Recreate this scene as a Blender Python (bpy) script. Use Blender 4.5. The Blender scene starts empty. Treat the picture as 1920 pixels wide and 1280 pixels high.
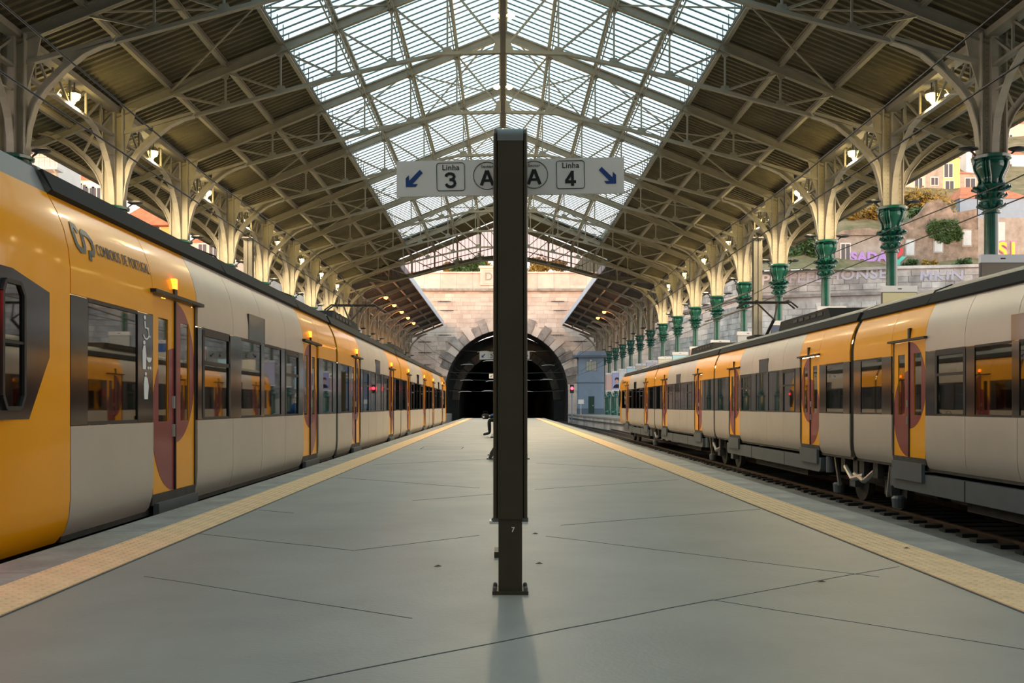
import bpy, math, random
from mathutils import Vector, Matrix
random.seed(7)
S = bpy.context.scene
COL = S.collection
# ------------------------------------------------------------------ camera, sky, sun, exposure
EYE = 1.05                      # lens height above the platform
F = 1800.0                      # focal length in pixels of a 1920 wide frame
cam = bpy.data.cameras.new('camera'); camo = bpy.data.objects.new('camera', cam); COL.objects.link(camo)
cam.sensor_width = 36; cam.lens = F / 1920 * 36
cam.shift_x = (960 - 943) / 1920; cam.shift_y = (760 - 640) / 1920
cam.clip_start = 0.1; cam.clip_end = 2000
camo.location = (0, 0, EYE); camo.rotation_euler = (math.pi / 2, 0, 0)
S.camera = camo

W = bpy.data.worlds.new('sky'); S.world = W; W.use_nodes = True
nt = W.node_tree; nt.nodes.clear()
tc = nt.nodes.new('ShaderNodeTexCoord'); sp = nt.nodes.new('ShaderNodeSeparateXYZ')
rmp = nt.nodes.new('ShaderNodeValToRGB'); bg = nt.nodes.new('ShaderNodeBackground'); wo = nt.nodes.new('ShaderNodeOutputWorld')
e = rmp.color_ramp.elements
e[0].position = 0.0; e[0].color = (1.0, 0.76, 0.66, 1)
e[1].position = 0.80; e[1].color = (0.30, 0.42, 0.46, 1)
x_ = e.new(0.14); x_.color = (0.84, 0.68, 0.63, 1)
x_ = e.new(0.32); x_.color = (0.42, 0.485, 0.50, 1)
bg.inputs['Strength'].default_value = 1.5
nt.links.new(tc.outputs['Generated'], sp.inputs[0]); nt.links.new(sp.outputs['Z'], rmp.inputs[0])
nt.links.new(rmp.outputs[0], bg.inputs[0]); nt.links.new(bg.outputs[0], wo.inputs[0])

sun = bpy.data.lights.new('sun', 'SUN'); suno = bpy.data.objects.new('sun', sun); COL.objects.link(suno)
sun.energy = 2.0; sun.angle = math.radians(9); sun.color = (1.0, 0.52, 0.22)
suno.rotation_euler = Vector((0.10, 0.99, -0.044)).to_track_quat('-Z', 'Y').to_euler()

S.view_settings.view_transform = 'Standard'; S.view_settings.look = 'None'
S.view_settings.gamma = 1; S.view_settings.use_curve_mapping = False
S.view_settings.exposure = 1.25

# ------------------------------------------------------------------ materials
def mat(name, col, rough=0.6, metal=0.0, vary=0.0, scale=3.0, bump=0.0, col2=None, coat=0.0, spec=0.5,
        emit=None, estr=0.0, island=0.0, stretch=None, bscale=None, detail=4):
    m = bpy.data.materials.new(name); m.use_nodes = True
    n = m.node_tree.nodes; l = m.node_tree.links; b = n['Principled BSDF']
    b.inputs['Roughness'].default_value = rough; b.inputs['Metallic'].default_value = metal
    b.inputs['Specular IOR Level'].default_value = spec
    b.inputs['Coat Weight'].default_value = coat; b.inputs['Coat Roughness'].default_value = 0.08
    b.inputs['Base Color'].default_value = (*col, 1)
    out = None
    if vary or col2 or bump:
        t = n.new('ShaderNodeTexCoord'); mp = n.new('ShaderNodeMapping')
        l.new(t.outputs['Object'], mp.inputs[0])
        if stretch: mp.inputs['Scale'].default_value = stretch
        nz = n.new('ShaderNodeTexNoise'); nz.inputs['Scale'].default_value = scale; nz.inputs['Detail'].default_value = detail
        nz.inputs['Roughness'].default_value = 0.62
        l.new(mp.outputs[0], nz.inputs['Vector'])
        if vary or col2:
            r = n.new('ShaderNodeValToRGB'); a, c = r.color_ramp.elements
            a.position = 0.32; c.position = 0.7
            if col2: a.color = (*col2, 1); c.color = (*col, 1)
            else:
                a.color = (*[v * (1 - vary) for v in col], 1); c.color = (*[min(1, v * (1 + vary)) for v in col], 1)
            l.new(nz.outputs['Fac'], r.inputs[0]); out = r.outputs[0]
        if bump:
            nb = nz
            if bscale:
                nb = n.new('ShaderNodeTexNoise'); nb.inputs['Scale'].default_value = bscale; nb.inputs['Detail'].default_value = 5
                l.new(mp.outputs[0], nb.inputs['Vector'])
            bp = n.new('ShaderNodeBump'); bp.inputs['Strength'].default_value = bump; bp.inputs['Distance'].default_value = 0.05
            l.new(nb.outputs['Fac'], bp.inputs['Height']); l.new(bp.outputs[0], b.inputs['Normal'])
    if island:
        g = n.new('ShaderNodeNewGeometry'); oi = n.new('ShaderNodeObjectInfo')
        ad = n.new('ShaderNodeMath'); ad.operation = 'ADD'; fr = n.new('ShaderNodeMath'); fr.operation = 'FRACT'
        l.new(g.outputs['Random Per Island'], ad.inputs[0]); l.new(oi.outputs['Random'], ad.inputs[1]); l.new(ad.outputs[0], fr.inputs[0])
        mr = n.new('ShaderNodeMapRange'); mr.inputs[3].default_value = 1 - island; mr.inputs[4].default_value = 1 + island * 0.6
        l.new(fr.outputs[0], mr.inputs[0])
        mx = n.new('ShaderNodeVectorMath'); mx.operation = 'SCALE'
        if out: l.new(out, mx.inputs[0])
        else: mx.inputs[0].default_value = col
        l.new(mr.outputs[0], mx.inputs['Scale']); out = mx.outputs[0]
    if out: l.new(out, b.inputs['Base Color'])
    if emit:
        b.inputs['Emission Color'].default_value = (*emit, 1); b.inputs['Emission Strength'].default_value = estr
    return m

def glass(name, tint, gloss=0.12, rough=0.03, diffuse=0.0, dcol=(.8, .85, .85), edge=0.95):
    m = bpy.data.materials.new(name); m.use_nodes = True
    n = m.node_tree.nodes; l = m.node_tree.links; n.clear()
    o = n.new('ShaderNodeOutputMaterial'); tr = n.new('ShaderNodeBsdfTransparent'); tr.inputs[0].default_value = (*tint, 1)
    gl = n.new('ShaderNodeBsdfGlossy'); gl.inputs['Roughness'].default_value = rough
    last = tr.outputs[0]
    if diffuse:
        td = n.new('ShaderNodeBsdfTranslucent'); td.inputs[0].default_value = (*dcol, 1)
        mx = n.new('ShaderNodeMixShader'); mx.inputs[0].default_value = diffuse
        l.new(last, mx.inputs[1]); l.new(td.outputs[0], mx.inputs[2]); last = mx.outputs[0]
    fr = n.new('ShaderNodeLayerWeight'); fr.inputs[0].default_value = 0.35
    mr = n.new('ShaderNodeMapRange'); mr.inputs[3].default_value = gloss; mr.inputs[4].default_value = edge
    l.new(fr.outputs['Fresnel'], mr.inputs[0])
    mx = n.new('ShaderNodeMixShader'); l.new(mr.outputs[0], mx.inputs[0]); l.new(last, mx.inputs[1]); l.new(gl.outputs[0], mx.inputs[2])
    l.new(mx.outputs[0], o.inputs[0])
    return m

M = dict(
    platform=mat('platform_paint', (0.30, 0.283, 0.24), 0.45, vary=0.14, scale=0.9, bump=0.06, bscale=40, detail=8, spec=0.45),
    coping=mat('coping_concrete', (0.30, 0.28, 0.245), 0.75, vary=0.28, scale=2.2, bump=0.2, bscale=18, detail=8),
    tactile=mat('tactile_paving', (0.88, 0.585, 0.315), 0.7, vary=0.12, scale=5),
    joint=mat('joint_filler', (0.075, 0.075, 0.07), 0.8),
    asphalt=mat('track_asphalt', (0.16, 0.155, 0.145), 0.85, vary=0.3, scale=1.5, bump=0.3, bscale=20),
    ballast=mat('dark_ballast', (0.045, 0.042, 0.04), 0.95, vary=0.4, scale=9, bump=0.6),
    rail=mat('rusty_rail', (0.10, 0.065, 0.045), 0.5, 0.5, vary=0.3, scale=4),
    sleeper=mat('tarred_timber', (0.022, 0.02, 0.018), 0.9, vary=0.4, scale=5),
    steel=mat('grey_beige_paint', (0.27, 0.25, 0.20), 0.5, vary=0.12, scale=1.6, spec=0.4),
    steel2=mat('beige_column_paint', (0.42, 0.385, 0.30), 0.45, vary=0.14, scale=2.2, spec=0.4),
    darksteel=mat('dark_grey_paint', (0.09, 0.085, 0.075), 0.5, vary=0.2, scale=2),
    sheet=mat('weathered_roof_sheet', (0.125, 0.112, 0.072), 0.7, vary=0.25, scale=0.7, spec=0.25),
    sheet2=mat('slate_grey_roof_sheet', (0.14, 0.13, 0.12), 0.75, vary=0.2, scale=0.7, spec=0.2),
    green=mat('glossy_green_iron', (0.006, 0.085, 0.06), 0.18, vary=0.25, scale=3, coat=0.5),
    bar=mat('glazing_bar', (0.10, 0.16, 0.17), 0.5),
    silver=mat('brushed_silver_panel', (0.53, 0.47, 0.395), 0.40, 0.30, vary=0.05, scale=1.0, spec=0.5),
    yellow=mat('yellow_orange_lacquer', (0.90, 0.37, 0.004), 0.30, spec=0.3, coat=0.3, vary=0.03, scale=1),
    maroon=mat('maroon_vinyl', (0.22, 0.018, 0.028), 0.35, coat=0.3),
    black=mat('black_rubber', (0.012, 0.012, 0.012), 0.5),
    band=mat('black_gloss_panel', (0.022, 0.022, 0.024), 0.12, coat=0.4),
    troof=mat('grey_train_roof', (0.22, 0.225, 0.21), 0.5, vary=0.1, scale=2),
    trim=mat('charcoal_fairing', (0.03, 0.03, 0.027), 0.8, spec=0.2),
    skirt=mat('slate_skirt', (0.10, 0.11, 0.115), 0.45, vary=0.12, scale=2),
    under=mat('grimy_underframe', (0.05, 0.045, 0.038), 0.7, 0.2, vary=0.3, scale=4),
    chrome=mat('bright_steel', (0.45, 0.43, 0.40), 0.3, 0.9),
    logo=mat('charcoal_decal', (0.035, 0.042, 0.042), 0.4),
    white=mat('white_print', (0.8, 0.8, 0.78), 0.5),
    seat=mat('seat_fabric', (0.10, 0.05, 0.03), 0.9, vary=0.2, scale=6),
    rod=mat('yellow_handrail', (0.75, 0.42, 0.02), 0.35),
    inwall=mat('carriage_lining', (0.50, 0.42, 0.27), 0.5),
    tube=mat('lit_ceiling_strip', (1, 1, 1), 0.5, emit=(1.0, 0.72, 0.32), estr=5.0),
    amber=mat('amber_lamp', (0.9, 0.2, 0.02), 0.4, emit=(1.0, 0.14, 0.01), estr=3.2),
    red=mat('red_lamp', (0.9, 0.05, 0.05), 0.4, emit=(1.0, 0.01, 0.02), estr=14.0),
    bulb=mat('sodium_bulb', (1, 0.9, 0.6), 0.4, emit=(1.0, 0.72, 0.20), estr=22.0),
    bulbw=mat('white_tube', (1, 1, 1), 0.4, emit=(1.0, 0.88, 0.78), estr=9.0),
    bulbo=mat('orange_bulb', (1, 0.5, 0.2), 0.4, emit=(1.0, 0.20, 0.03), estr=5.0),
    post=mat('brown_post_paint', (0.038, 0.031, 0.014), 0.45, vary=0.12, scale=5, spec=0.5),
    cap=mat('grey_post_cap', (0.14, 0.15, 0.145), 0.3, spec=0.6),
    sign=mat('white_sign_face', (0.80, 0.78, 0.73), 0.45),
    print_=mat('black_print', (0.006, 0.008, 0.010), 0.5),
    blue=mat('blue_print', (0.005, 0.05, 0.22), 0.5),
    stone=mat('pale_granite', (0.86, 0.73, 0.63), 0.9, col2=(0.62, 0.50, 0.43), scale=0.45, bump=0.25, bscale=3, island=0.16, detail=8),
    mortar=mat('stone_mortar', (0.60, 0.50, 0.43), 0.95, vary=0.3, scale=0.6),
    stone_d=mat('sooty_granite', (0.50, 0.44, 0.40), 0.9, col2=(0.24, 0.20, 0.18), scale=0.8, bump=0.25, bscale=3, island=0.3),
    stone_r=mat('weathered_grey_stone', (0.68, 0.63, 0.58), 0.9, col2=(0.28, 0.26, 0.24), scale=0.5, bump=0.3, bscale=3, island=0.25, detail=8),
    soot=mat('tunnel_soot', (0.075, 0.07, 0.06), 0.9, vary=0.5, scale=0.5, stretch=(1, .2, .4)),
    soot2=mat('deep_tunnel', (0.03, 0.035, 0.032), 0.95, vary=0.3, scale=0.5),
    hut=mat('slate_blue_render', (0.22, 0.30, 0.40), 0.7, vary=0.06, scale=1.5),
    hutd=mat('slate_blue_trim', (0.10, 0.145, 0.19), 0.6),
    gdoor=mat('bottle_green_door', (0.008, 0.045, 0.035), 0.5),
    pale=mat('poster_header', (0.72, 0.73, 0.76), 0.5),
    plaster=mat('white_plaster', (0.78, 0.72, 0.66), 0.85, vary=0.08, scale=0.5),
    plaster_y=mat('ochre_plaster', (0.74, 0.50, 0.20), 0.85, vary=0.12, scale=0.5),
    plaster_p=mat('rose_plaster', (0.70, 0.46, 0.40), 0.85, vary=0.12, scale=0.5),
    plaster_g=mat('grey_plaster', (0.42, 0.38, 0.335), 0.85, col2=(0.24, 0.21, 0.18), scale=0.9, detail=8),
    tile=mat('clay_roof_tile', (0.50, 0.16, 0.07), 0.8, vary=0.25, scale=1.2),
    ruin=mat('overgrown_brown_render', (0.36, 0.285, 0.225), 0.95, col2=(0.13, 0.10, 0.075), scale=1.1, bump=0.5, bscale=2, detail=9),
    brickup=mat('bricked_up_opening', (0.50, 0.55, 0.56), 0.9, vary=0.12, scale=1),
    leaf=mat('ivy_leaves', (0.06, 0.12, 0.035), 0.7, vary=0.45, scale=1.2),
    leafo=mat('sunlit_and_dry_leaves', (0.30, 0.20, 0.04), 0.7, vary=0.45, scale=1.2),  # orange of the low sun put into the leaf colour; dry weeds share it
    earth=mat('hill_earth', (0.26, 0.20, 0.12), 0.95, col2=(0.09, 0.10, 0.035), scale=0.6, bump=0.4, bscale=1),
    pane=mat('dark_window_pane', (0.06, 0.06, 0.07), 0.15),
    frame=mat('window_frame_paint', (0.66, 0.62, 0.55), 0.5),
    cloth_b=mat('blue_jacket', (0.02, 0.09, 0.28), 0.9), cloth_k=mat('black_trousers', (0.014, 0.016, 0.018), 0.9),
    skin=mat('skin', (0.55, 0.34, 0.25), 0.6), hair=mat('dark_hair', (0.02, 0.014, 0.01), 0.6),
    porcelain=mat('brown_insulator', (0.06, 0.022, 0.016), 0.25), porcel_w=mat('white_insulator', (0.7, 0.7, 0.66), 0.3),
    fascia=mat('white_fascia', (0.62, 0.68, 0.78), 0.5),
    litter=mat('dry_leaf', (0.16, 0.09, 0.05), 0.8),
    purple=mat('purple_spray', (0.42, 0.26, 0.62), 0.7), pinkp=mat('pink_spray', (0.75, 0.20, 0.45), 0.7),
    teal=mat('teal_spray', (0.10, 0.55, 0.45), 0.7), lilac=mat('faded_lilac_spray', (0.46, 0.43, 0.50), 0.8),
    yspray=mat('yellow_spray', (0.85, 0.60, 0.06), 0.7), rspray=mat('red_spray', (0.6, 0.06, 0.08), 0.7),
)
M['skypane'] = glass('roof_glass', (0.88, 0.93, 0.94), 0.0, 0.1, diffuse=0.08, edge=0.12)
M['gable'] = glass('gable_glass', (0.68, 0.63, 0.62), 0.0, 0.1, diffuse=0.04, edge=0.2)
M['carglass'] = glass('carriage_glass', (0.36, 0.31, 0.24), 0.16, 0.02)
M['hutglass'] = mat('hut_window_glass', (0.42, 0.44, 0.38), 0.15)

# ------------------------------------------------------------------ mesh helpers
class MB:
    def __init__(s): s.v = []; s.f = []
    def add(s, vs, fs):
        k = len(s.v); s.v += [tuple(p) for p in vs]; s.f += [tuple(i + k for i in f) for f in fs]; return s
    def box(s, x0, x1, y0, y1, z0, z1):
        if x0 > x1: x0, x1 = x1, x0
        if y0 > y1: y0, y1 = y1, y0
        if z0 > z1: z0, z1 = z1, z0
        return s.add([(x0, y0, z0), (x1, y0, z0), (x1, y1, z0), (x0, y1, z0), (x0, y0, z1), (x1, y0, z1), (x1, y1, z1), (x0, y1, z1)],
                     [(0, 3, 2, 1), (4, 5, 6, 7), (0, 1, 5, 4), (1, 2, 6, 5), (2, 3, 7, 6), (3, 0, 4, 7)])
    def bar(s, p, q, w, h=None, up=(0, 0, 1)):
        p = Vector(p); q = Vector(q); h = h or w; d = (q - p).normalized(); u = Vector(up)
        if abs(d.dot(u)) > 0.99: u = Vector((0, 1, 0))
        r = d.cross(u).normalized() * (w / 2); t = r.cross(d).normalized() * (h / 2)
        vs = [a + i * r + j * t for a in (p, q) for i, j in ((-1, -1), (1, -1), (1, 1), (-1, 1))]
        return s.add(vs, [(3, 2, 1, 0), (4, 5, 6, 7), (0, 1, 5, 4), (1, 2, 6, 5), (2, 3, 7, 6), (3, 0, 4, 7)])
    def ibar(s, p, q, w, h, t=0.03, up=(0, 0, 1)):
        p = Vector(p); q = Vector(q); d = (q - p).normalized(); u = Vector(up); r = d.cross(u).normalized(); tt = r.cross(d).normalized()
        s.bar(p, q, t, h, up); o = tt * (h / 2 - t / 2)
        s.bar(p + o, q + o, w, t, up); s.bar(p - o, q - o, w, t, up); return s
    def ribbon(s, pts, w, h, up=(0, 1, 0)):
        # swept rectangle: w along `up`, h across
        P = [Vector(p) for p in pts]; u = Vector(up).normalized(); rings = []
        for i, p in enumerate(P):
            d = (P[min(i + 1, len(P) - 1)] - P[max(i - 1, 0)]).normalized(); nrm = d.cross(u).normalized() * (h / 2)
            rings.append([p - u * w / 2 - nrm, p + u * w / 2 - nrm, p + u * w / 2 + nrm, p - u * w / 2 + nrm])
        vs = [v for r in rings for v in r]; fs = []
        for i in range(len(P) - 1):
            for j in range(4): fs.append((i * 4 + j, i * 4 + (j + 1) % 4, i * 4 + 4 + (j + 1) % 4, i * 4 + 4 + j))
        n = len(P) * 4; fs += [(3, 2, 1, 0), (n - 4, n - 3, n - 2, n - 1)]
        return s.add(vs, fs)
    def tube(s, pts, r, n=6, cap=True):
        P = [Vector(p) for p in pts]; vs = []; fs = []; ref = None
        for i, p in enumerate(P):
            d = (P[min(i + 1, len(P) - 1)] - P[max(i - 1, 0)]).normalized()
            if ref is None: ref = Vector((0, 0, 1)) if abs(d.z) < 0.9 else Vector((1, 0, 0))
            a = d.cross(ref).normalized(); b = a.cross(d); rr = r[i] if isinstance(r, (list, tuple)) else r; ref = b
            vs += [p + a * rr * math.cos(2 * math.pi * k / n) + b * rr * math.sin(2 * math.pi * k / n) for k in range(n)]
        for i in range(len(P) - 1):
            for k in range(n): fs.append((i * n + k, i * n + (k + 1) % n, (i + 1) * n + (k + 1) % n, (i + 1) * n + k))
        if cap: fs.append(tuple(range(n - 1, -1, -1))); fs.append(tuple(range((len(P) - 1) * n, len(P) * n)))
        return s.add(vs, fs)
    def lathe(s, prof, c=(0, 0, 0), n=16, sx=1, sy=1):
        vs = []; fs = []; m = len(prof)
        for r, z in prof:
            vs += [(c[0] + sx * r * math.cos(2 * math.pi * k / n), c[1] + sy * r * math.sin(2 * math.pi * k / n), c[2] + z) for k in range(n)]
        for i in range(m - 1):
            for k in range(n): fs.append((i * n + k, i * n + (k + 1) % n, (i + 1) * n + (k + 1) % n, (i + 1) * n + k))
        fs.append(tuple(range(n - 1, -1, -1))); fs.append(tuple(range((m - 1) * n, m * n)))
        return s.add(vs, fs)
    def prism(s, poly, axis, a0, a1):
        # poly: 2d points; axis 'x': (y,z) 'y': (x,z) 'z': (x,y)
        def put(p, a):
            return (a, p[0], p[1]) if axis == 'x' else (p[0], a, p[1]) if axis == 'y' else (p[0], p[1], a)
        n = len(poly); vs = [put(p, a0) for p in poly] + [put(p, a1) for p in poly]
        fs = [tuple(range(n)), tuple(range(2 * n - 1, n - 1, -1))] + [(i, i + n, (i + 1) % n + n, (i + 1) % n) for i in range(n)]
        return s.add(vs, fs)
    def grid(s, fn, nu, nv):
        vs = [fn(i / nu, j / nv) for j in range(nv + 1) for i in range(nu + 1)]
        return s.add(vs, [(j * (nu + 1) + i, j * (nu + 1) + i + 1, (j + 1) * (nu + 1) + i + 1, (j + 1) * (nu + 1) + i) for j in range(nv) for i in range(nu)])
    def mesh(s, name, m, smooth=False):
        me = bpy.data.meshes.new(name); me.from_pydata(s.v, [], s.f); me.materials.append(M[m] if isinstance(m, str) else m)
        import bmesh as _b
        b = _b.new(); b.from_mesh(me); _b.ops.recalc_face_normals(b, faces=b.faces); b.to_mesh(me); b.free()
        if smooth:
            me.polygons.foreach_set('use_smooth', [True] * len(me.polygons))
            me.set_sharp_from_angle(angle=math.radians(40))
        return me
    def obj(s, name, m, parent=None, smooth=False, loc=None):
        return put(name, s.mesh(name, m, smooth), parent, loc)

def put(name, me, parent=None, loc=None, rz=None, scale=None):
    o = bpy.data.objects.new(name, me); COL.objects.link(o); o.parent = parent
    if loc is not None: o.location = loc
    if rz is not None: o.rotation_euler = (0, 0, rz)
    if scale is not None: o.scale = scale
    return o
def tag(o, label=None, cat=None, group=None, kind=None):
    for k, v in (('label', label), ('category', cat), ('group', group), ('kind', kind)):
        if v: o[k] = v
    return o
def thing(name, label, cat, loc=(0, 0, 0), group=None, rz=0.0, kind=None):
    o = bpy.data.objects.new(name, None); COL.objects.link(o); o.location = loc; o.rotation_euler = (0, 0, rz)
    o.empty_display_size = 0.2
    return tag(o, label, cat, group, kind)
def copy_tree(o, parent=None):
    c = o.copy(); COL.objects.link(c); c.parent = parent
    for ch in list(KIDS.get(o, [])) if False else [k for k in o.children]: copy_tree(ch, c)
    return c
KIDS = {}
ORD = ['first', 'second', 'third', 'fourth', 'fifth', 'sixth', 'seventh', 'eighth', 'ninth', 'tenth', 'eleventh', 'twelfth', 'thirteenth',
       'fourteenth', 'fifteenth', 'sixteenth', 'seventeenth', 'eighteenth', 'nineteenth', 'twentieth']
def PX(x, y, d): return Vector(((x - 943) / F * d, d, EYE + (760 - y) / F * d))   # image point at a depth
def text_mesh(body, size, depth=0.002, offset=0.0):
    c = bpy.data.curves.new('lettering', 'FONT'); c.body = body; c.size = size; c.align_x = 'CENTER'; c.align_y = 'CENTER'
    c.extrude = depth; c.offset = offset; c.resolution_u = 4; c.space_character = 1.06; c.space_word = 1.35
    o = bpy.data.objects.new('lettering', c); COL.objects.link(o)
    dg = bpy.context.evaluated_depsgraph_get(); me = bpy.data.meshes.new_from_object(o.evaluated_get(dg))
    bpy.data.objects.remove(o); bpy.data.curves.remove(c); return me
def lettering(name, body, size, m, parent, pos, right=(1, 0, 0), up=(0, 0, 1), sx=1.0, depth=0.002, offset=0.0, shear=0.0):
    me = text_mesh(body, size, depth, offset); r = Vector(right); u = Vector(up); nrm = r.cross(u)
    mt = Matrix(((r.x * sx, u.x + shear * r.x, nrm.x, pos[0]), (r.y * sx, u.y + shear * r.y, nrm.y, pos[1]), (r.z * sx, u.z + shear * r.z, nrm.z, pos[2]), (0, 0, 0, 1)))
    me.transform(mt); me.materials.clear(); me.materials.append(M[m]); return put(name, me, parent)
def flat(name, poly, m, parent, pos, right=(1, 0, 0), up=(0, 0, 1), t=0.003):
    r = Vector(right); u = Vector(up); nn = r.cross(u); p0 = Vector(pos); k = len(poly)
    vs = [p0 + r * a + u * b for a, b in poly] + [p0 + r * a + u * b + nn * t for a, b in poly]
    fs = [tuple(range(k))[::-1], tuple(range(k, 2 * k))] + [(i, (i + 1) % k, (i + 1) % k + k, i + k) for i in range(k)]
    b = MB(); b.add(vs, fs); return b.obj(name, m, parent)
def ellipse(cx, cy, rx, ry, n=20, a0=0, a1=2 * math.pi):
    full = abs(a1 - a0 - 2 * math.pi) < 1e-6; k = n if full else n + 1
    return [(cx + rx * math.cos(a0 + (a1 - a0) * i / n), cy + ry * math.sin(a0 + (a1 - a0) * i / n)) for i in range(k)]
def stroke(path, w):
    P = [Vector(p) for p in path]; L_ = []; R_ = []
    for i, p in enumerate(P):
        d = (P[min(i + 1, len(P) - 1)] - P[max(i - 1, 0)]).normalized(); nn = Vector((-d.y, d.x)) * w / 2
        L_.append(tuple(p + nn)); R_.append(tuple(p - nn))
    return L_, R_
def flat_stroke(name, path, w, m, parent, pos, right=(1, 0, 0), up=(0, 0, 1), t=0.003, closed=False):
    if closed: path = path + [path[0], path[1]]
    a, b = stroke(path, w); r = Vector(right); u = Vector(up); nn = r.cross(u) * t; p0 = Vector(pos); mb = MB()
    for i in range(len(a) - 1):
        q = [p0 + r * x + u * y for x, y in (a[i], a[i + 1], b[i + 1], b[i])]
        mb.add(q + [p + nn for p in q], [(0, 1, 2, 3), (7, 6, 5, 4), (0, 4, 5, 1), (2, 6, 7, 3)])
    return mb.obj(name, m, parent)

# ------------------------------------------------------------------ layout constants
BAY = 6.2; N0 = -5; NG = 8; NEND = 16
def by(n): return (3.9 + n) * BAY
XC = 12.3; RIDGE = 14.45 + EYE; SL = 0.40; PUR = 1.757
def roofz(x): return RIDGE - SL * abs(x)
EAVE = 14.95
RAIL = -0.98
YW = 131.0                      # tunnel portal face

# ------------------------------------------------------------------ platforms, track bed
fl = thing('floor', 'grey painted island platform between the two trains', None, kind='structure')
PE_L, PE_R, PEND = -3.32, 3.45, 80.0
MB().box(-2.9, 3.04, -14, PEND, -1.3, 0.0).obj('platform_deck', 'platform', fl)
def coping_run(x0, x1):
    me = MB().box(x0, x1, 0.004, 1.996, -1.3, 0.004).mesh('coping_stone', 'coping')
    for i in range(47): put('coping_stone', me, fl, (0, -14 + 2 * i, 0))
coping_run(PE_L, -2.9); coping_run(3.04, PE_R)
tb = MB(); tb.box(0.003, 0.397, 0.003, 0.397, 0, 0.010)
for i in range(6):
    for j in range(6):
        cx, cy = 0.033 + i * 0.0667, 0.033 + j * 0.0667
        tb.lathe([(0.015, 0.009), (0.011, 0.0145)], (cx, cy, 0), 6)
tile_me = tb.mesh('tactile_tile', 'tactile')
far = MB()
for x0 in (-2.9, 2.64):
    for i in range(int((PEND - 0.4) / 0.4)):
        y = 0.4 + i * 0.4
        if i < 150: put('tactile_tile', tile_me, fl, (x0, y, 0.0))
        else: far.box(x0 + .003, x0 + .397, y + .003, y + .397, 0, .010)
tag(far.obj('tactile_tile_run', 'tactile', fl), kind='stuff')
for x, y0, y1 in ((-2.5, 0, PEND), (2.64, 0, PEND)):
    MB().box(x - 0.012, x + 0.012, y0, y1, -0.01, 0.003).obj('expansion_joint', 'joint', fl)
def joint(p, q, w=0.012):
    w *= .62
    p = Vector((*p, 0.0)); q = Vector((*q, 0.0)); n = max(2, int((q - p).length / 0.35)); mb = MB(); pts = []
    for i in range(n + 1):
        a = p.lerp(q, i / n); pts.append(a + Vector((random.uniform(-.008, .008), random.uniform(-.01, .01), 0.0)))
    mb.ribbon(pts, 0.004, w, up=(0, 0, 1)); mb.obj('expansion_joint', 'joint', fl)
joint((-1.4, 3.15), (1.136, 5.19), .014); joint((1.136, 5.19), (2.58, 6.26), .007); joint((1.136, 5.19), (2.6, 3.80), .006)
joint((.35, 7.71), (2.3, 5.88), .007); joint((.5, 8.42), (2.6, 9.72), .009); joint((-2.5, 7.87), (-1.07, 6.95), .008); joint((-1.07, 6.95), (-.2, 7.75), .007)
joint((-2.2, 5.9), (-.45, 4.74), .009); joint((-2.45, 9.66), (-2.05, 9.36), .012); joint((-1.0, 10.6), (-.1, 11.4), .01); joint((.4, 12), (2.5, 13.6), .008)
joint((-2.4, 14), (-.3, 12.2), .01); joint((-2.3, 17), (.2, 19.2), .012); joint((.6, 17.5), (2.5, 15.8), .01)
MB().ribbon([(-2.0, 23.2, 0), (-1.0, 23.2, 0), (-1.0, 24.3, 0), (-2.0, 24.3, 0), (-2.0, 23.2, 0)], .004, .03, up=(0, 0, 1)).obj('manhole_rim', 'joint', fl)

gr = thing('ground', 'dark asphalt and ballast track bed below platform level', None, kind='structure')
MB().box(-80, 90, -60, 330, -1.6, -1.16).obj('track_bed', 'ballast', gr)
MB().box(5.9, 7.66, -14, YW, -1.16, -1.10).obj('asphalt_walkway', 'asphalt', gr)
pr = thing('platform', 'stone edged platform carrying the row of green iron columns', None, kind='structure')
edge = [(10.35, -14), (10.35, 58), (9.6, 80), (8.75, 105), (8.4, 121), (8.4, 124)]
MB().prism(edge + [(34, 124), (34, -14)], 'z', -1.2, -0.16).obj('platform_wall', 'stone_r', pr)
MB().prism([(x - .08, y) for x, y in edge] + [(34, 124), (34, -14)], 'z', -0.16, 0.0).obj('platform_slab', 'coping', pr)
MB().ribbon([(x - .06, y, -.5) for x, y in edge[1:5]], .1, .12, up=(0, 0, 1)).obj('service_pipe', 'skirt', pr)
pl = thing('platform', 'grey platform beyond the nearer train', None, kind='structure')
MB().box(-17, -6.75, -14, 127, -1.2, 0).obj('platform_slab', 'coping', pl)
def track(xc, label, y0, y1, sleepers):
    t = thing('railway_track', label, None, (xc, 0, RAIL), kind='structure')
    for s in (-1, 1):
        x = s * 0.87
        prof = [(x - .075, -.17), (x + .075, -.17), (x + .075, -.15), (x + .012, -.13), (x + .012, -.05), (x + .036, -.04), (x + .036, 0), (x - .036, 0), (x - .036, -.04), (x - .012, -.05), (x - .012, -.13), (x - .075, -.15)]
        MB().prism(prof, 'y', y0, y1).obj('rail', 'rail', t)
    if sleepers:
        me = MB().box(-1.3, 1.3, -.12, .12, -.24, -.155).mesh('sleeper', 'sleeper')
        chair = MB().box(-.30, .09, -.11, .11, -.155, -.06).mesh('rail_chair', 'sleeper')
        y = sleepers[0]
        while y < sleepers[1]:
            o = put('sleeper', me, t, (random.uniform(-.05, .05), y, 0))
            put('rail_chair', chair, o, (-.87, 0, 0)); y += 0.62
    return t
track(-5.0, 'rails under the nearer train', -14, 300, None)
track(5.1, 'empty rails right beside the island platform edge', -14, 300, (58, 126))
track(8.6, 'rusty rails and tarred sleepers under the farther train', -14, 300, (12, 128))

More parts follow.
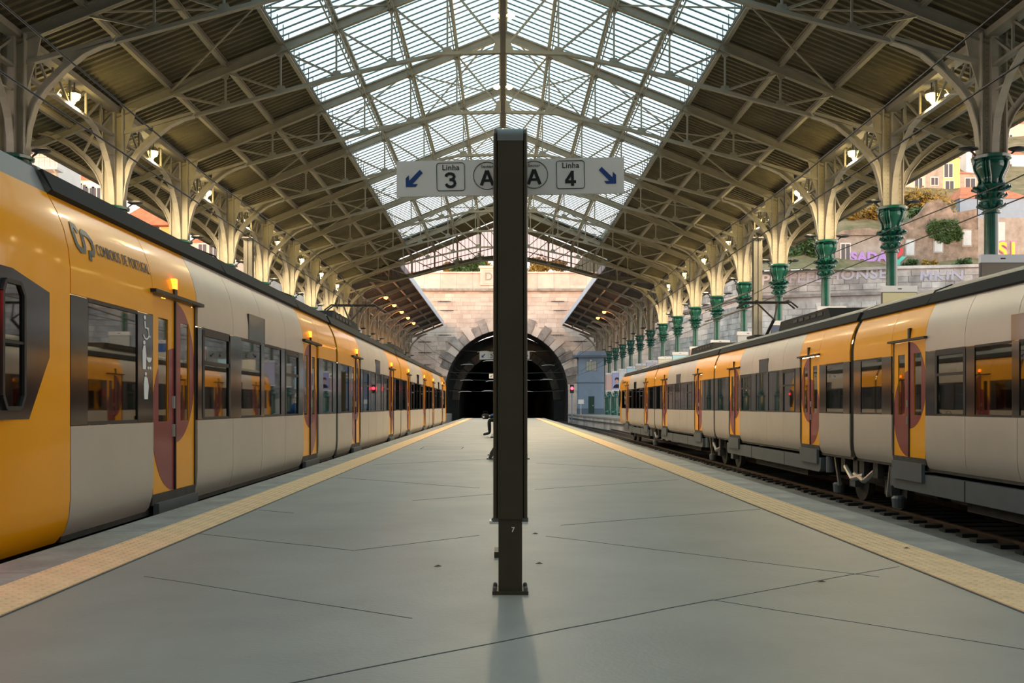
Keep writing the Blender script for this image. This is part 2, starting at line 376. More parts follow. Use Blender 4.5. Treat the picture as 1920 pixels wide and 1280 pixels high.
# ------------------------------------------------------------------ roof: sheets, glass, purlins
ce = thing('ceiling', 'pitched shed roof with glazed ridge and corrugated sides', None, kind='structure')
def sheet_mesh(x0, x1, side, m):
    nw = 21; wv = BAY / nw; mb = MB(); prof = []
    for i in range(nw):
        for f, dz in ((0, 0), (.50, 0), (.60, -.075), (.88, -.075), (.98, 0)): prof.append(((i + f) * wv, dz))
    prof.append((BAY, 0)); vs = []
    for o in (.07, .10):
        for y, dz in prof:
            for x in (x0, x1): vs.append((side * x, y, roofz(x) + dz + o))
    k = 2 * len(prof); fs = []
    for i in range(len(prof) - 1):
        a = 2 * i; fs += [(a, a + 1, a + 3, a + 2), (k + a, k + a + 2, k + a + 3, k + a + 1)]
    fs += [(0, k, k + 1, 1), (k - 2, k - 1, 2 * k - 1, 2 * k - 2)]
    return mb.add(vs, fs).mesh('roof_sheet', m)
GX = 4 * PUR
strips = [(GX, 5 * PUR), (5 * PUR, 6 * PUR), (6 * PUR, 7 * PUR), (7 * PUR, 13.7), (13.7, EAVE)]
cstrips = [(8.08, 6 * PUR)] + strips[2:]
for s in (-1, 1):
    ms = [sheet_mesh(a, b, s, 'sheet') for a, b in strips]
    for n in range(N0, NG):
        for me in ms: put('roof_sheet', me, ce, (0, by(n), 0))
    mc = [sheet_mesh(a, b, s, 'sheet2') for a, b in cstrips]
    for n in range(NG, NEND + 1):
        for me in mc: put('roof_sheet', me, ce, (0, by(n), 0))
for s in (-1, 1):
    for a, b in ((.05, 2 * PUR), (2 * PUR, GX)): put('roof_sheet', sheet_mesh(a, b, s, 'sheet'), ce, (0, by(NG - 1), 0))
NB = 14
slope = math.atan(SL)
def slab_on_roof(x0, x1, y0, y1, off0, off1, side):
    vs = [(side * x, y, roofz(x) + o) for x in (x0, x1) for y in (y0, y1) for o in (off0, off1)]
    return vs, [(0, 1, 3, 2), (4, 6, 7, 5), (0, 4, 5, 1), (2, 3, 7, 6), (0, 2, 6, 4), (1, 5, 7, 3)]
for s in (-1, 1):
    w = BAY / NB
    pm = MB().add(*slab_on_roof(0.16, GX, 0.015, w - 0.015, 0.03, 0.042, s)).mesh('glass_pane', 'skypane')
    bm = MB().add(*slab_on_roof(0.12, GX, -0.03, 0.03, 0.012, 0.046, s)).mesh('glazing_bar', 'bar')
    rest = MB()
    for n in range(N0, NG - 1):
        for k in range(NB):
            y = by(n) + k * w
            if n >= -2 or k % 2 == 0 or True:
                put('glass_pane', pm, ce, (0, y, 0)); put('glazing_bar', bm, ce, (0, y, 0))
# purlins
def purl(n_from, n_to, xs, lattice):
    for s in (-1, 1):
        for x in xs:
            z = roofz(x) - 0.12
            if lattice:
                mb = MB(); zl = z - 0.42
                mb.bar((s * x, 0, z), (s * x, BAY, z), 0.12, 0.09); mb.bar((s * (x + .07), 0, zl), (s * (x + .07), BAY, zl), .035, .05); mb.bar((s * (x - .07), 0, zl), (s * (x - .07), BAY, zl), .035, .05)
                k = 12
                for i in range(k):
                    a, b = BAY * i / k, BAY * (i + .5) / k; c = BAY * (i + 1) / k
                    mb.bar((s * x, a, z), (s * x, b, zl), .03); mb.bar((s * x, b, zl), (s * x, c, z), .03)
                me = mb.mesh('lattice_purlin', 'steel'); nm = 'lattice_purlin'
            else:
                mb = MB().ibar((s * x, 0, z - .02), (s * x, BAY, z - .02), 0.13, 0.2, .02); me = mb.mesh('purlin', 'steel'); nm = 'purlin'
            for n in range(n_from, n_to): put(nm, me, ce, (0, by(n), 0))
purl(N0, NG, [PUR, 2 * PUR, 3 * PUR], True); purl(N0, NG, [GX, 5 * PUR, 6 * PUR, 7 * PUR, 13.7, EAVE - .05], False)
purl(NG, NEND + 1, [8.1, 5.3 * PUR, 6.1 * PUR, 7 * PUR, 13.7, EAVE - .05], False)
# side edge rail of skylight: a light railing
for s in (-1, 1):
    mb = MB(); x = GX - .25; z = roofz(x) - .55
    mb.bar((s * x, 0, z), (s * x, BAY, z), .04)
    for i in range(8):
        y = BAY * i / 8; mb.bar((s * x, y, z), (s * x, y, z + .55), .025)
    me = mb.mesh('edge_railing', 'darksteel')
    for n in range(N0, NG): put('edge_railing', me, ce, (0, by(n), 0))
me = MB().box(-.16, .16, 0, BAY, RIDGE - .16, RIDGE + .06).mesh('ridge_board', 'steel')
me2 = MB().ibar((0, 0, 11.0 + EYE), (0, BAY, 11.0 + EYE), .16, .3, .03).mesh('centre_walkway_beam', 'darksteel')
for n in range(N0, NG): put('ridge_board', me, ce, (0, by(n), 0)); put('centre_walkway_beam', me2, ce, (0, by(n), 0))
# wind bracing between trusses
for s in (-1, 1):
    for a, b in ((0.5, GX * .52), (GX * .52, 6 * PUR)):
        mb = MB()
        za, zb = roofz(a) - .33, roofz(b) - .33
        mb.bar((s * a, 0, za), (s * b, BAY, zb), .045); mb.bar((s * a, BAY, za), (s * b, 0, zb), .045)
        me = mb.mesh('wind_brace', 'steel')
        for n in range(N0, NG):
            if n % 2 == 0: put('wind_brace', me, ce, (0, by(n), 0))
# longitudinal lattice girder on the column line
for s in (-1, 1):
    mb = MB(); x = s * XC; z0, z1 = 8.5 + EYE, 9.3 + EYE
    mb.bar((x, 0, z0), (x, BAY, z0), .16, .08); mb.bar((x, 0, z1), (x, BAY, z1), .16, .08)
    for i in range(6):
        a, b = BAY * i / 6, BAY * (i + 1) / 6
        mb.bar((x, a, z0), (x, b, z1) if i < 3 else (x, b, z0), .05) if False else mb.bar((x, a, z1 if i < 3 else z0), (x, b, z0 if i < 3 else z1), .06)
        mb.bar((x, b, z0), (x, b, z1), .06)
    me = mb.mesh('lattice_girder', 'steel')
    g2 = MB().prism([(s * (XC - .22), roofz(XC) - .30), (s * (XC - .22), roofz(XC) - .12), (s * (XC + .12), roofz(XC) - .12), (s * (XC + .12), roofz(XC) - .30)], 'y', 0, BAY).mesh('valley_gutter', 'steel')
    for n in range(N0, NEND + 1):
        put('lattice_girder', me, ce, (0, by(n), 0)); put('valley_gutter', g2, ce, (0, by(n), 0))
# canopy rafters, fascia and eave boards
for s in (-1, 1):
    rf = MB().ibar((s * 8.1, 0, roofz(8.1) - .3), (s * EAVE, 0, roofz(EAVE) - .3), .14, .26, .025).mesh('canopy_rafter', 'steel')
    fb = MB().prism([(s * 7.98, roofz(8.0) - .45), (s * 8.05, roofz(8.0) - .45), (s * 8.05, roofz(8.0) + .12), (s * 7.98, roofz(8.0) + .12)], 'y', 0, BAY).mesh('fascia_board', 'fascia')
    eb = MB().box(s * EAVE, s * (EAVE + .07), 0, BAY, roofz(EAVE) - .28, roofz(EAVE) + .12).mesh('eave_board', 'sheet')
    for n in range(NG, NEND + 1): put('canopy_rafter', rf, ce, (0, by(n + 1), 0)); put('fascia_board', fb, ce, (0, by(n), 0))
    for n in range(N0, NEND + 1): put('eave_board', eb, ce, (0, by(n), 0))
    er = MB().ibar((s * XC, 0, roofz(XC) - .3), (s * EAVE, 0, roofz(EAVE) - .3), .14, .22, .025).mesh('eave_rafter', 'steel')
    for n in range(N0, NG + 1): put('eave_rafter', er, ce, (0, by(n), 0))

# ------------------------------------------------------------------ roof trusses
CH = [(0, 11.18), (2.0, 11.12), (5.12, 10.42), (9.74, 9.17), (XC, 8.55)]
def chz(x):
    for (a, za), (b, zb) in zip(CH, CH[1:]):
        if a <= x <= b: return EYE + za + (zb - za) * (x - a) / (b - a)
def chz_raw(x): return chz(x)
def build_truss():
    t = thing('roof_truss', 'x', 'roof truss', (0, 0, 0))
    for s in (-1, 1):
        MB().ibar((0, 0, roofz(0) - .33), (s * XC, 0, roofz(XC) - .33), .17, .3, .03).obj('rafter', 'steel', t)
        xs = [0, 1.0, 2.0, 3.4, 5.12, 7.4, 9.74]
        MB().ribbon([(s * x, 0, chz(x)) for x in xs], .15, .10, up=(0, 1, 0)).obj('bottom_chord', 'steel', t)
        for i in range(0, 6):
            x = i * PUR
            if i and i * PUR < 9.74: MB().bar((s * x, 0, chz(x)), (s * x, 0, roofz(x) - .35), .055).obj('strut', 'steel', t)
            if i < 6:
                xo = (i + 1) * PUR
                MB().bar((s * x, 0, chz(x) + .05), (s * min(xo, 6 * PUR), 0, roofz(xo) - .4), .06, .06).obj('diagonal', 'steel', t)
            zc = chz(x)
            if i: MB().prism([(s * (x - .22), zc), (s * (x + .22), zc - .04), (s * (x + .1), zc + .2), (s * (x - .1), zc + .22)], 'y', -.015, .015).obj('gusset_plate', 'steel', t)
            if i in (1, 2, 4, 5, 3):
                zr = roofz(x) - .45
                MB().prism([(s * (x - .2), zr + .12), (s * (x + .25), zr - .05), (s * (x + .06), zr - .16), (s * (x - .06), zr - .16)], 'y', -.016, .016).obj('gusset_plate', 'steel', t)
    MB().bar((0, 0, chz(0)), (0, 0, roofz(0) - .3), .09).obj('king_post', 'steel', t)
    MB().prism([(-.35, chz(0)), (.35, chz(0)), (.2, chz(0) + .42), (-.2, chz(0) + .42)], 'y', -.02, .02).obj('gusset_plate', 'steel', t)
    return t
tr0 = build_truss()
for n in range(N0, NG + 1):
    t = tr0 if n == N0 else copy_tree(tr0)
    t.location = (0, by(n), 0)
    if n >= 0: lab = f'grey iron roof truss, {ORD[n]} in line from the nearest green column' if n < NG else 'last grey roof truss, just before the glazed gable screen'
    else: lab = f'grey iron roof truss, {ORD[-n - 1]} back towards the station hall'
    tag(t, lab, 'roof truss', 'iron trusses under the shed roof')
# gable screen
gs = thing('gable_screen', 'glazed gable screen with dark mullions closing the end of the shed roof', 'gable screen', (0, by(NG) + .35, 0))
GC = [(0, 11.62), (1.76, 11.45), (3.52, 11.08), (5.28, 10.66), (7.05, 10.18), (8.8, 9.95), (10.4, 9.85)]
def gz(x):
    for (a, za), (b, zb) in zip(GC, GC[1:]):
        if a <= x <= b + 1e-6: return EYE + za + (zb - za) * (x - a) / (b - a)
for s in (-1, 1):
    MB().ribbon([(s * x, 0, EYE + z - .16) for x, z in GC] + [(s * 11.2, 0, EYE + 9.6)], .2, .34, up=(0, 1, 0)).obj('arched_sill_beam', 'darksteel', gs)
    MB().bar((0, 0, roofz(0) - .2), (s * 10.7, 0, roofz(10.7) - .2), .2, .34).obj('gable_rafter', 'darksteel', gs)
    MB().bar((0, 0, 12.6 + EYE - .25), (s * 6.2, 0, 11.0 + EYE - .25), .05, .06).obj('transom', 'darksteel', gs)
    for i in range(0, 6):
        x = i * PUR
        if gz(x) and i > 0: MB().box(s * x - .06, s * x + .06, -.08, .08, gz(x) - .1, roofz(x) - .15).obj('mullion', 'darksteel', gs)
        for k in range(6):
            xa, xb = x + k * PUR / 6, x + (k + 1) * PUR / 6
            if xb > 10.4: break
            MB().prism([(s * xa, gz(xa)), (s * xb, gz(xb)), (s * xb, max(gz(xb) + .02, roofz(xb) - .3)), (s * xa, max(gz(xa) + .02, roofz(xa) - .3))], 'y', -.006, .006).obj('glass_pane', 'gable', gs)
            if k: MB().box(s * xa - .014, s * xa + .014, -.03, .03, gz(xa), roofz(xa) - .2).obj('glazing_bar', 'darksteel', gs)

# ------------------------------------------------------------------ iron columns
def build_column():
    t = thing('iron_column', 'x', 'column')
    top = 6.28 + EYE; bot = top - 1.47
    MB().lathe([(.48, 0), (.48, .3), (.4, .36), (.36, .5), (.36, 1.9), (.42, 1.95), (.42, 2.05), (.34, 2.12), (.28, 2.3), (.3, 2.36), (.22, 2.45), (.2, 2.6)], n=12).obj('pedestal', 'green', t, True)
    MB().lathe([(.19, 2.6), (.165, bot)], n=18).obj('shaft', 'green', t, True)
    prof = [(-1.47, .165), (-1.45, .22), (-1.40, .22), (-1.38, .185), (-1.28, .2), (-1.18, .285), (-1.15, .29), (-1.13, .235), (-1.02, .26), (-.98, .31), (-.95, .31), (-.93, .26), (-.86, .31), (-.80, .41), (-.77, .42), (-.75, .33), (-.70, .235), (-.62, .235), (-.5, .27), (-.36, .345), (-.24, .37), (-.15, .34), (-.12, .36), (-.1, .46), (-.03, .47), (0, .42)]
    c = MB().lathe([(r, top + z) for z, r in prof], n=20).obj('capital', 'green', t, True)
    lf = MB()
    for k in range(10):
        a = 2 * math.pi * k / 10
        for zz, r0, r1 in ((-1.35, .2, .33), (-1.1, .24, .36), (-.92, .27, .45)):
            d = Vector((math.cos(a), math.sin(a), 0)); q = Vector((-d.y, d.x, 0))
            p = d * r0 + Vector((0, 0, top + zz)); e_ = d * r1 + Vector((0, 0, top + zz + .14)); e2 = d * (r1 + .015) + Vector((0, 0, top + zz + .08))
            lf.add([p - q * .06, p + q * .06, e_ + q * .045, e_ - q * .045, e2 + q * .03, e2 - q * .03], [(0, 1, 2, 3), (3, 2, 4, 5), (0, 3, 5), (1, 4, 2), (0, 5, 4, 1)])
    tag(lf.obj('acanthus_leaves', 'green', c), kind='stuff')
    for k in range(4):
        a = math.pi / 4 + math.pi / 2 * k; d = Vector((math.cos(a), math.sin(a), 0)); q = Vector((-d.y, d.x, 0))
        sc = MB()
        for o in (-.07, 0, .07):
            sc.tube([d * r + q * o + Vector((0, 0, top + z)) for z, r in ((-.12, .34), (-.2, .395), (-.34, .37), (-.5, .29), (-.62, .255), (-.7, .28), (-.72, .24))], .032, 6)
        sc.obj('scroll', 'green', c, True)
    p1 = roofz(XC) - .2
    pier = MB(); pier.box(-.30, .30, -.035, .035, top, p1); pier.box(-.085, .085, -.2, .2, top, p1)
    pier.box(-.33, -.295, -.16, .16, top, p1); pier.box(.295, .33, -.16, .16, top, p1)
    po = pier.obj('pier', 'steel2', t)
    rv = MB()
    for i in range(22):
        z = top + .15 + i * .14
        for x in (-.25, -.13, .13, .25): rv.box(x - .014, x + .014, -.05, -.03, z - .014, z + .014)
    tag(rv.obj('rivets', 'steel', po), kind='stuff')
    def Z(z): return z + EYE
    inn = [(-.29, 6.28), (-.34, 6.6), (-.39, 7.0), (-.56, 7.57), (-.83, 7.97), (-1.28, 8.43), (-1.77, 8.83), (-2.2, 9.03), (-2.5, 9.12), (-2.6, 9.25)]
    o = MB().ribbon([(x, 0, Z(z)) for x, z in inn], .22, .035, up=(0, 1, 0)).obj('roof_bracket', 'steel2', t)
    MB().ribbon([(x + .09, 0, Z(z) + .07) for x, z in inn[:-1]], .03, .16, up=(0, 1, 0)).obj('web', 'steel2', o)
    MB().prism([(-.3, Z(8.55)), (-2.45, Z(9.18)), (-2.45, Z(9.28)), (-.3, Z(8.68))], 'y', -.07, .07).obj('strut', 'steel2', o)
    MB().prism([(-1.15, Z(8.40)), (-1.77, Z(8.84)), (-2.45, Z(9.12)), (-2.45, Z(9.22)), (-1.25, Z(8.86))], 'y', -.015, .015).obj('spandrel_plate', 'steel2', o)
    MB().prism([(-.29, Z(6.28)), (-.3, Z(7.0)), (-.36, Z(6.95)), (-.40, Z(7.02))], 'y', -.02, .02).obj('spandrel_plate', 'steel2', o)
    MB().prism([(-.3, Z(7.9)), (-.3, Z(9.4)), (-.7, Z(9.4)), (-.55, Z(8.7))], 'y', -.02, .02).obj('knee_plate', 'steel2', o)
    out = [(.29, 6.28), (.34, 6.6), (.40, 6.95), (.58, 7.35), (.9, 7.75), (1.4, 8.18), (2.0, 8.5), (2.5, 8.62)]
    o = MB().ribbon([(x, 0, Z(z)) for x, z in out], .2, .035, up=(0, 1, 0)).obj('eave_bracket', 'steel2', t)
    MB().ribbon([(x - .07, 0, Z(z) + .06) for x, z in out], .03, .14, up=(0, 1, 0)).obj('web', 'steel2', o)
    MB().prism([(.29, Z(6.28)), (.3, Z(7.0)), (.36, Z(6.93)), (.42, Z(6.98))], 'y', -.02, .02).obj('spandrel_plate', 'steel2', o)
    MB().bar((.6, 0, Z(7.45)), (.3, 0, Z(8.1)), .05).obj('tie', 'steel2', o)
    MB().bar((.3, 0, Z(9.3)), (1.0, 0, Z(7.9)), .06).obj('tie', 'steel2', o)
    for s in (-1, 1):
        ln = [(.2, 6.28), (.22, 6.7), (.32, 7.15), (.55, 7.6), (.95, 8.05), (1.5, 8.38), (2.1, 8.5)]
        o = MB().ribbon([(0, s * y, Z(z)) for y, z in ln], .18, .035, up=(1, 0, 0)).obj('girder_bracket', 'steel2', t)
        MB().ribbon([(0, s * (y - .05), Z(z) + .06) for y, z in ln], .03, .12, up=(1, 0, 0)).obj('web', 'steel2', o)
        MB().bar((0, s * .15, Z(7.9)), (0, s * .75, Z(7.85)), .05).obj('tie', 'steel2', o)
    for s in (-1, 1):
        f = MB(); f.lathe([(.05, .30), (.2, .26), (.21, .22), (.12, .18)], (s * .62, -.1, top - .08), 10, 1.2, .7); 
        fo = f.obj('floodlight', 'black', t, True)
        MB().bar((s * .42, -.05, top), (s * .56, -.08, top + .12), .04).obj('lamp_arm', 'black', fo)
    return t
c0 = build_column(); first = True
for s, side in ((1, 'far'), (-1, 'near')):
    for n in range(0 if s > 0 else -1, NEND + 1):
        if s > 0 and n == 15: pass
        t = c0 if first else copy_tree(c0); first = False
        t.location = (s * XC, by(n), 0); t.rotation_euler = (0, 0, 0 if s > 0 else math.pi)
        if s > 0: lab = f'green iron column with beige arched brackets, {ORD[n]} from the camera behind the farther train'
        else: lab = f'iron column with beige arched brackets rising behind the nearer train, {ORD[n + 1]} from the camera'
        tag(t, lab, 'column', 'iron columns carrying the shed roof')

# ------------------------------------------------------------------ lamps
def light(name, loc, col, power, r, parent):
    l = bpy.data.lights.new(name, 'POINT'); l.energy = power; l.color = col; l.shadow_soft_size = r
    o = bpy.data.objects.new(name, l); COL.objects.link(o); o.location = loc; o.parent = parent; return o
def downlight(loc, col, power, parent):
    l = bpy.data.lights.new('lamp_beam', 'SPOT'); l.energy = power; l.color = col; l.shadow_soft_size = .15; l.spot_size = math.radians(158); l.spot_blend = .5
    o = bpy.data.objects.new('lamp_beam', l); COL.objects.link(o); o.location = loc; o.parent = parent; return o
def build_bay_lamp():
    t = thing('shed_lamp', 'x', 'lamp'); z = 0
    MB().bar((0, 0, .55), (0, 0, .12), .03).obj('drop_rod', 'darksteel', t)
    MB().lathe([(.05, .14), (.16, .06), (.17, .03)], n=12).obj('reflector', 'steel', t, True)
    MB().lathe([(.03, -.17), (.12, -.12), (.16, -.02), (.13, .03)], n=12).obj('bulb', 'bulb', t, True)
    MB().tube([(.5, 0, .02), (.42, 0, .16), (.2, 0, .22), (0, 0, .2)], .018, 6).obj('side_arm', 'steel', t)
    MB().box(.4, .62, -.05, .05, -.02, .03).obj('small_head', 'bulbw', t)
    return t
bl0 = build_bay_lamp()
k = 0
for s in (1, -1):
    for n in range(0, NG):
        t = bl0 if k == 0 else copy_tree(bl0); k += 1
        t.location = (s * (XC - .04), by(n) + .53 * BAY, 8.87 + EYE); t.rotation_euler = (0, 0, 0 if s > 0 else math.pi)
        light('lamp_glow', (0, 0, -.25), (1.0, .74, .26), 24, .12, t); downlight((0, 0, -.25), (1.0, .78, .47), 820, t)
        where = 'green columns' if s > 0 else 'columns behind the nearer train'
        tag(t, f'glowing yellow shed lamp in the {ORD[n]} gap between the {where}', 'lamp', 'yellow lamps along the shed sides')
for n in range(0, NG - 1):
    t = thing('ridge_lamp', f'pair of glowing lamps on the centre beam, {ORD[n]} bay from the camera', 'lamp', (0, by(n) + .57 * BAY, 11.26 + EYE), 'lamps on the centre beam')
    MB().box(-.18, .18, -.04, .04, -.08, -.02).obj('bracket', 'darksteel', t)
    for s in (-1, 1): MB().lathe([(.03, -.1), (.11, -.05), (.12, 0), (.07, .06)], (s * .22, 0, 0), 12).obj('bulb', 'bulb', t, True)
    light('lamp_glow', (0, -.1, .35), (1.0, .75, .32), 20, .15, t); downlight((0, 0, -.2), (1.0, .84, .58), 900, t)
for s, ns in ((-1, (9, 10, 11, 12, 13)), (1, (11, 12))):
    for i, n in enumerate(ns):
        t = thing('canopy_lamp', f'small glowing orange lamp under the canopy {"beside the blue hut" if s > 0 else "behind the nearer train"}, {ORD[i]} in its row', 'lamp', (s * 9.74, by(n) - .1, 9.0 + EYE), 'orange lamps under the end canopies')
        MB().bar((0, 0, .1), (0, 0, .35), .04).obj('stem', 'darksteel', t)
        MB().lathe([(.06, .14), (.2, .1), (.22, .04)], n=12).obj('shade', 'darksteel', t, True)
        MB().lathe([(.05, -.16), (.16, -.1), (.19, 0), (.17, .05)], n=12).obj('bulb', 'bulbo', t, True)
        light('lamp_glow', (0, 0, -.3), (1.0, .35, .08), 40, .15, t)

# ------------------------------------------------------------------ trains
SIDE = 1.5
PROF = [(.12, -.06), (.045, .03), (.012, .15), (0, .3), (0, 2.15), (.018, 2.32), (.055, 2.48), (.11, 2.62), (.19, 2.77)]
def inset(z):
    for (a, za), (b, zb) in zip(PROF, PROF[1:]):
        if za <= z <= zb: return a + (b - a) * (z - za) / (zb - za)
    return PROF[0][0] if z < PROF[0][1] else PROF[-1][0]
ZR = -RAIL                       # local z = world z + ZR
def skin_panel(mb, s, y0, y1, z0, z1, t=0.03, off=0.0):
    zs = sorted({z0, z1, *[z for _, z in PROF if z0 < z < z1]})
    vs = []; n = len(zs)
    for y in (y0, y1):
        for z in zs: vs.append((s * (SIDE - inset(z) + off), y, z + ZR))
        for z in zs: vs.append((s * (SIDE - inset(z) + off - t), y, z + ZR))
    fs = []
    for i in range(n - 1):
        fs += [(i, i + 1, 2 * n + i + 1, 2 * n + i), (n + i, 3 * n + i, 3 * n + i + 1, n + i + 1), (i, n + i, n + i + 1, i + 1), (2 * n + i, 2 * n + i + 1, 3 * n + i + 1, 3 * n + i)]
    fs += [(0, 2 * n, 3 * n, n), (n - 1, 2 * n - 1, 4 * n - 1, 3 * n - 1)]
    mb.add(vs, fs)
B0, B1 = 0.885, 1.955            # window band
def panel(c, s, y0, y1, z0, z1, m, name, **k):
    mb = MB(); skin_panel(mb, s, y0 + .006, y1 - .006, z0 + .004, z1 - .004, **k); return mb.obj(name, m, c, True)
def door(c, s, y0, y1, centre_dir, lamp_on, plug):
    ym = (y0 + y1) / 2
    for a, b, d in ((y0, ym, -1), (ym, y1, 1)):
        upper = (d == centre_dir)
        xs = s * (SIDE - .035)
        def X(o): return s * (SIDE - .03 + o)
        leaf = MB(); ya, yb = a + .012, b - .012; w0, w1 = a + .19, b - .19
        for r in ((ya, w0, .15, 2.16), (w1, yb, .15, 2.16), (w0, w1, .15, B0), (w0, w1, B1, 2.16)):
            leaf.box(X(-.03), X(0), r[0], r[1], r[2] + ZR, r[3] + ZR)
        lo = leaf.obj('door_leaf', 'yellow', c)
        MB().box(X(-.02), X(-.01), w0 - .005, w1 + .005, B0 + ZR - .005, B1 + ZR + .005).obj('door_window', 'carglass', lo)
        # maroon half ellipse, flat on the leaf, window cut out by splitting in columns
        zc = 1.405 if upper else .905; ry = .755; rx = .655; N = 14
        mb = MB()
        e_in = ym + d * .014
        ys = sorted({*[e_in + d * (rx - .02) * i / N for i in range(N + 1)], w0, w1})
        ys = [y for y in ys if min(ya, yb) - 1e-6 <= y <= max(ya, yb) + 1e-6]
        def half(y):
            u = abs(y - e_in) / rx; return ry * math.sqrt(max(0, 1 - u * u))
        for p, q in zip(ys, ys[1:]):
            for sg in ((zc - half(p), zc - half(q), zc + half(p), zc + half(q)),):
                lo_p, lo_q, hi_p, hi_q = sg
                segs = [(lo_p, lo_q, hi_p, hi_q)]
                if w0 - 1e-6 <= p and q <= w1 + 1e-6:
                    segs = []
                    if min(lo_p, lo_q) < B0: segs.append((min(lo_p, B0), min(lo_q, B0), B0, B0))
                    if max(hi_p, hi_q) > B1: segs.append((B1, B1, max(hi_p, B1), max(hi_q, B1)))
                for l0, l1, h0, h1 in segs:
                    l0, l1 = max(l0, .155), max(l1, .155); h0, h1 = min(h0, 2.155), min(h1, 2.155)
                    mb.add([(X(.0005), p, l0 + ZR), (X(.0005), q, l1 + ZR), (X(.0005), q, h1 + ZR), (X(.0005), p, h0 + ZR),
                            (X(.003), p, l0 + ZR), (X(.003), q, l1 + ZR), (X(.003), q, h1 + ZR), (X(.003), p, h0 + ZR)],
                           [(0, 1, 2, 3), (7, 6, 5, 4), (0, 4, 5, 1), (3, 2, 6, 7)])
        mb.obj('maroon_crescent', 'maroon', lo)
        if not upper:
            for zz in (.72, 1.02): MB().lathe([(.028, 0), (.028, .13)], (0, 0, 0), 8).obj('door_button', 'chrome', lo, loc=(X(.004), b - .06 if d < 0 else a + .06, zz + ZR))
    MB().box(s * (SIDE - .035), s * (SIDE - .01), ym - .014, ym + .014, .15 + ZR, 2.17 + ZR).obj('door_seal', 'black', c)
    MB().box(s * (SIDE - .05), s * (SIDE - .02), y0 - .01, y0 + .014, .12 + ZR, 2.2 + ZR).obj('door_seal', 'black', c)
    MB().box(s * (SIDE - .05), s * (SIDE - .02), y1 - .014, y1 + .01, .12 + ZR, 2.2 + ZR).obj('door_seal', 'black', c)
    MB().box(s * (SIDE - .06), s * (SIDE + .055), y0 - .1, y1 + .1, 2.18 + ZR, 2.215 + ZR).obj('drip_rail', 'black', c)
    MB().box(s * (SIDE - .1), s * (SIDE - .02), y0, y1, .04 + ZR, .15 + ZR).obj('door_sill', 'under', c)
    MB().box(s * (SIDE - .03), s * (SIDE + .03), y0 + .05, y1 - .05, -.26 + ZR, .06 + ZR).obj('folding_step', 'skirt', c)
    lm = MB().box(s * (SIDE - .06), s * (SIDE + .012), ym - .04 + .06, ym + .04 + .06, 2.215 + ZR, 2.29 + ZR).obj('door_lamp', 'black', c)
    MB().box(s * (SIDE - .06), s * (SIDE + .012), ym + .02, ym + .10, 2.29 + ZR, 2.40 + ZR).obj('amber_lens', 'amber' if lamp_on else 'black', lm)
def window(c, s, y0, y1, opening=False):
    MB().box(s * (SIDE - .022), s * (SIDE - .012), y0, y1, B0 + .03 + ZR, B1 - .03 + ZR).obj('window_pane', 'carglass', c)
    if opening:
        fr = MB(); X0, X1 = s * (SIDE - .02), s * (SIDE + .006); z = 1.53
        for a in ((y0 - .02, y0 + .05, B0 + .02, B1 - .02), (y1 - .05, y1 + .02, B0 + .02, B1 - .02), (y0, y1, z, z + .045), (y0, y1, B1 - .09, B1 - .02)):
            fr.box(X0, X1, a[0], a[1], a[2] + ZR, a[3] + ZR)
        fr.obj('window_frame', 'black', c)
def band(c, s, y0, y1, wins):
    # black gloss panels between the panes
    edges = [y0] + [v for w in wins for v in w[:2]] + [y1]
    for a, b in zip(edges[::2], edges[1::2]):
        if b - a > .02: panel(c, s, a, b, B0, B1, 'band', 'window_pillar', t=.03)
    for w in wins:
        for z in ((B0, B0 + .03), (B1 - .03, B1)): MB().box(s * (SIDE - .03), s * (SIDE), w[0], w[1], z[0] + ZR, z[1] + ZR).obj('window_rail', 'black', c)
        window(c, s, w[0], w[1], len(w) > 2)
CL = 12.55
DA, DB_ = (1.99, 3.33), (9.22, 10.56)
def wrap(o, s, off=.004):
    xs = [v.co.x * s for v in o.data.vertices]; m_ = sum(xs) / len(xs)
    for v in o.data.vertices:
        v.co.x = s * (SIDE - inset(v.co.z - ZR) + off + (.003 if v.co.x * s > m_ else 0))
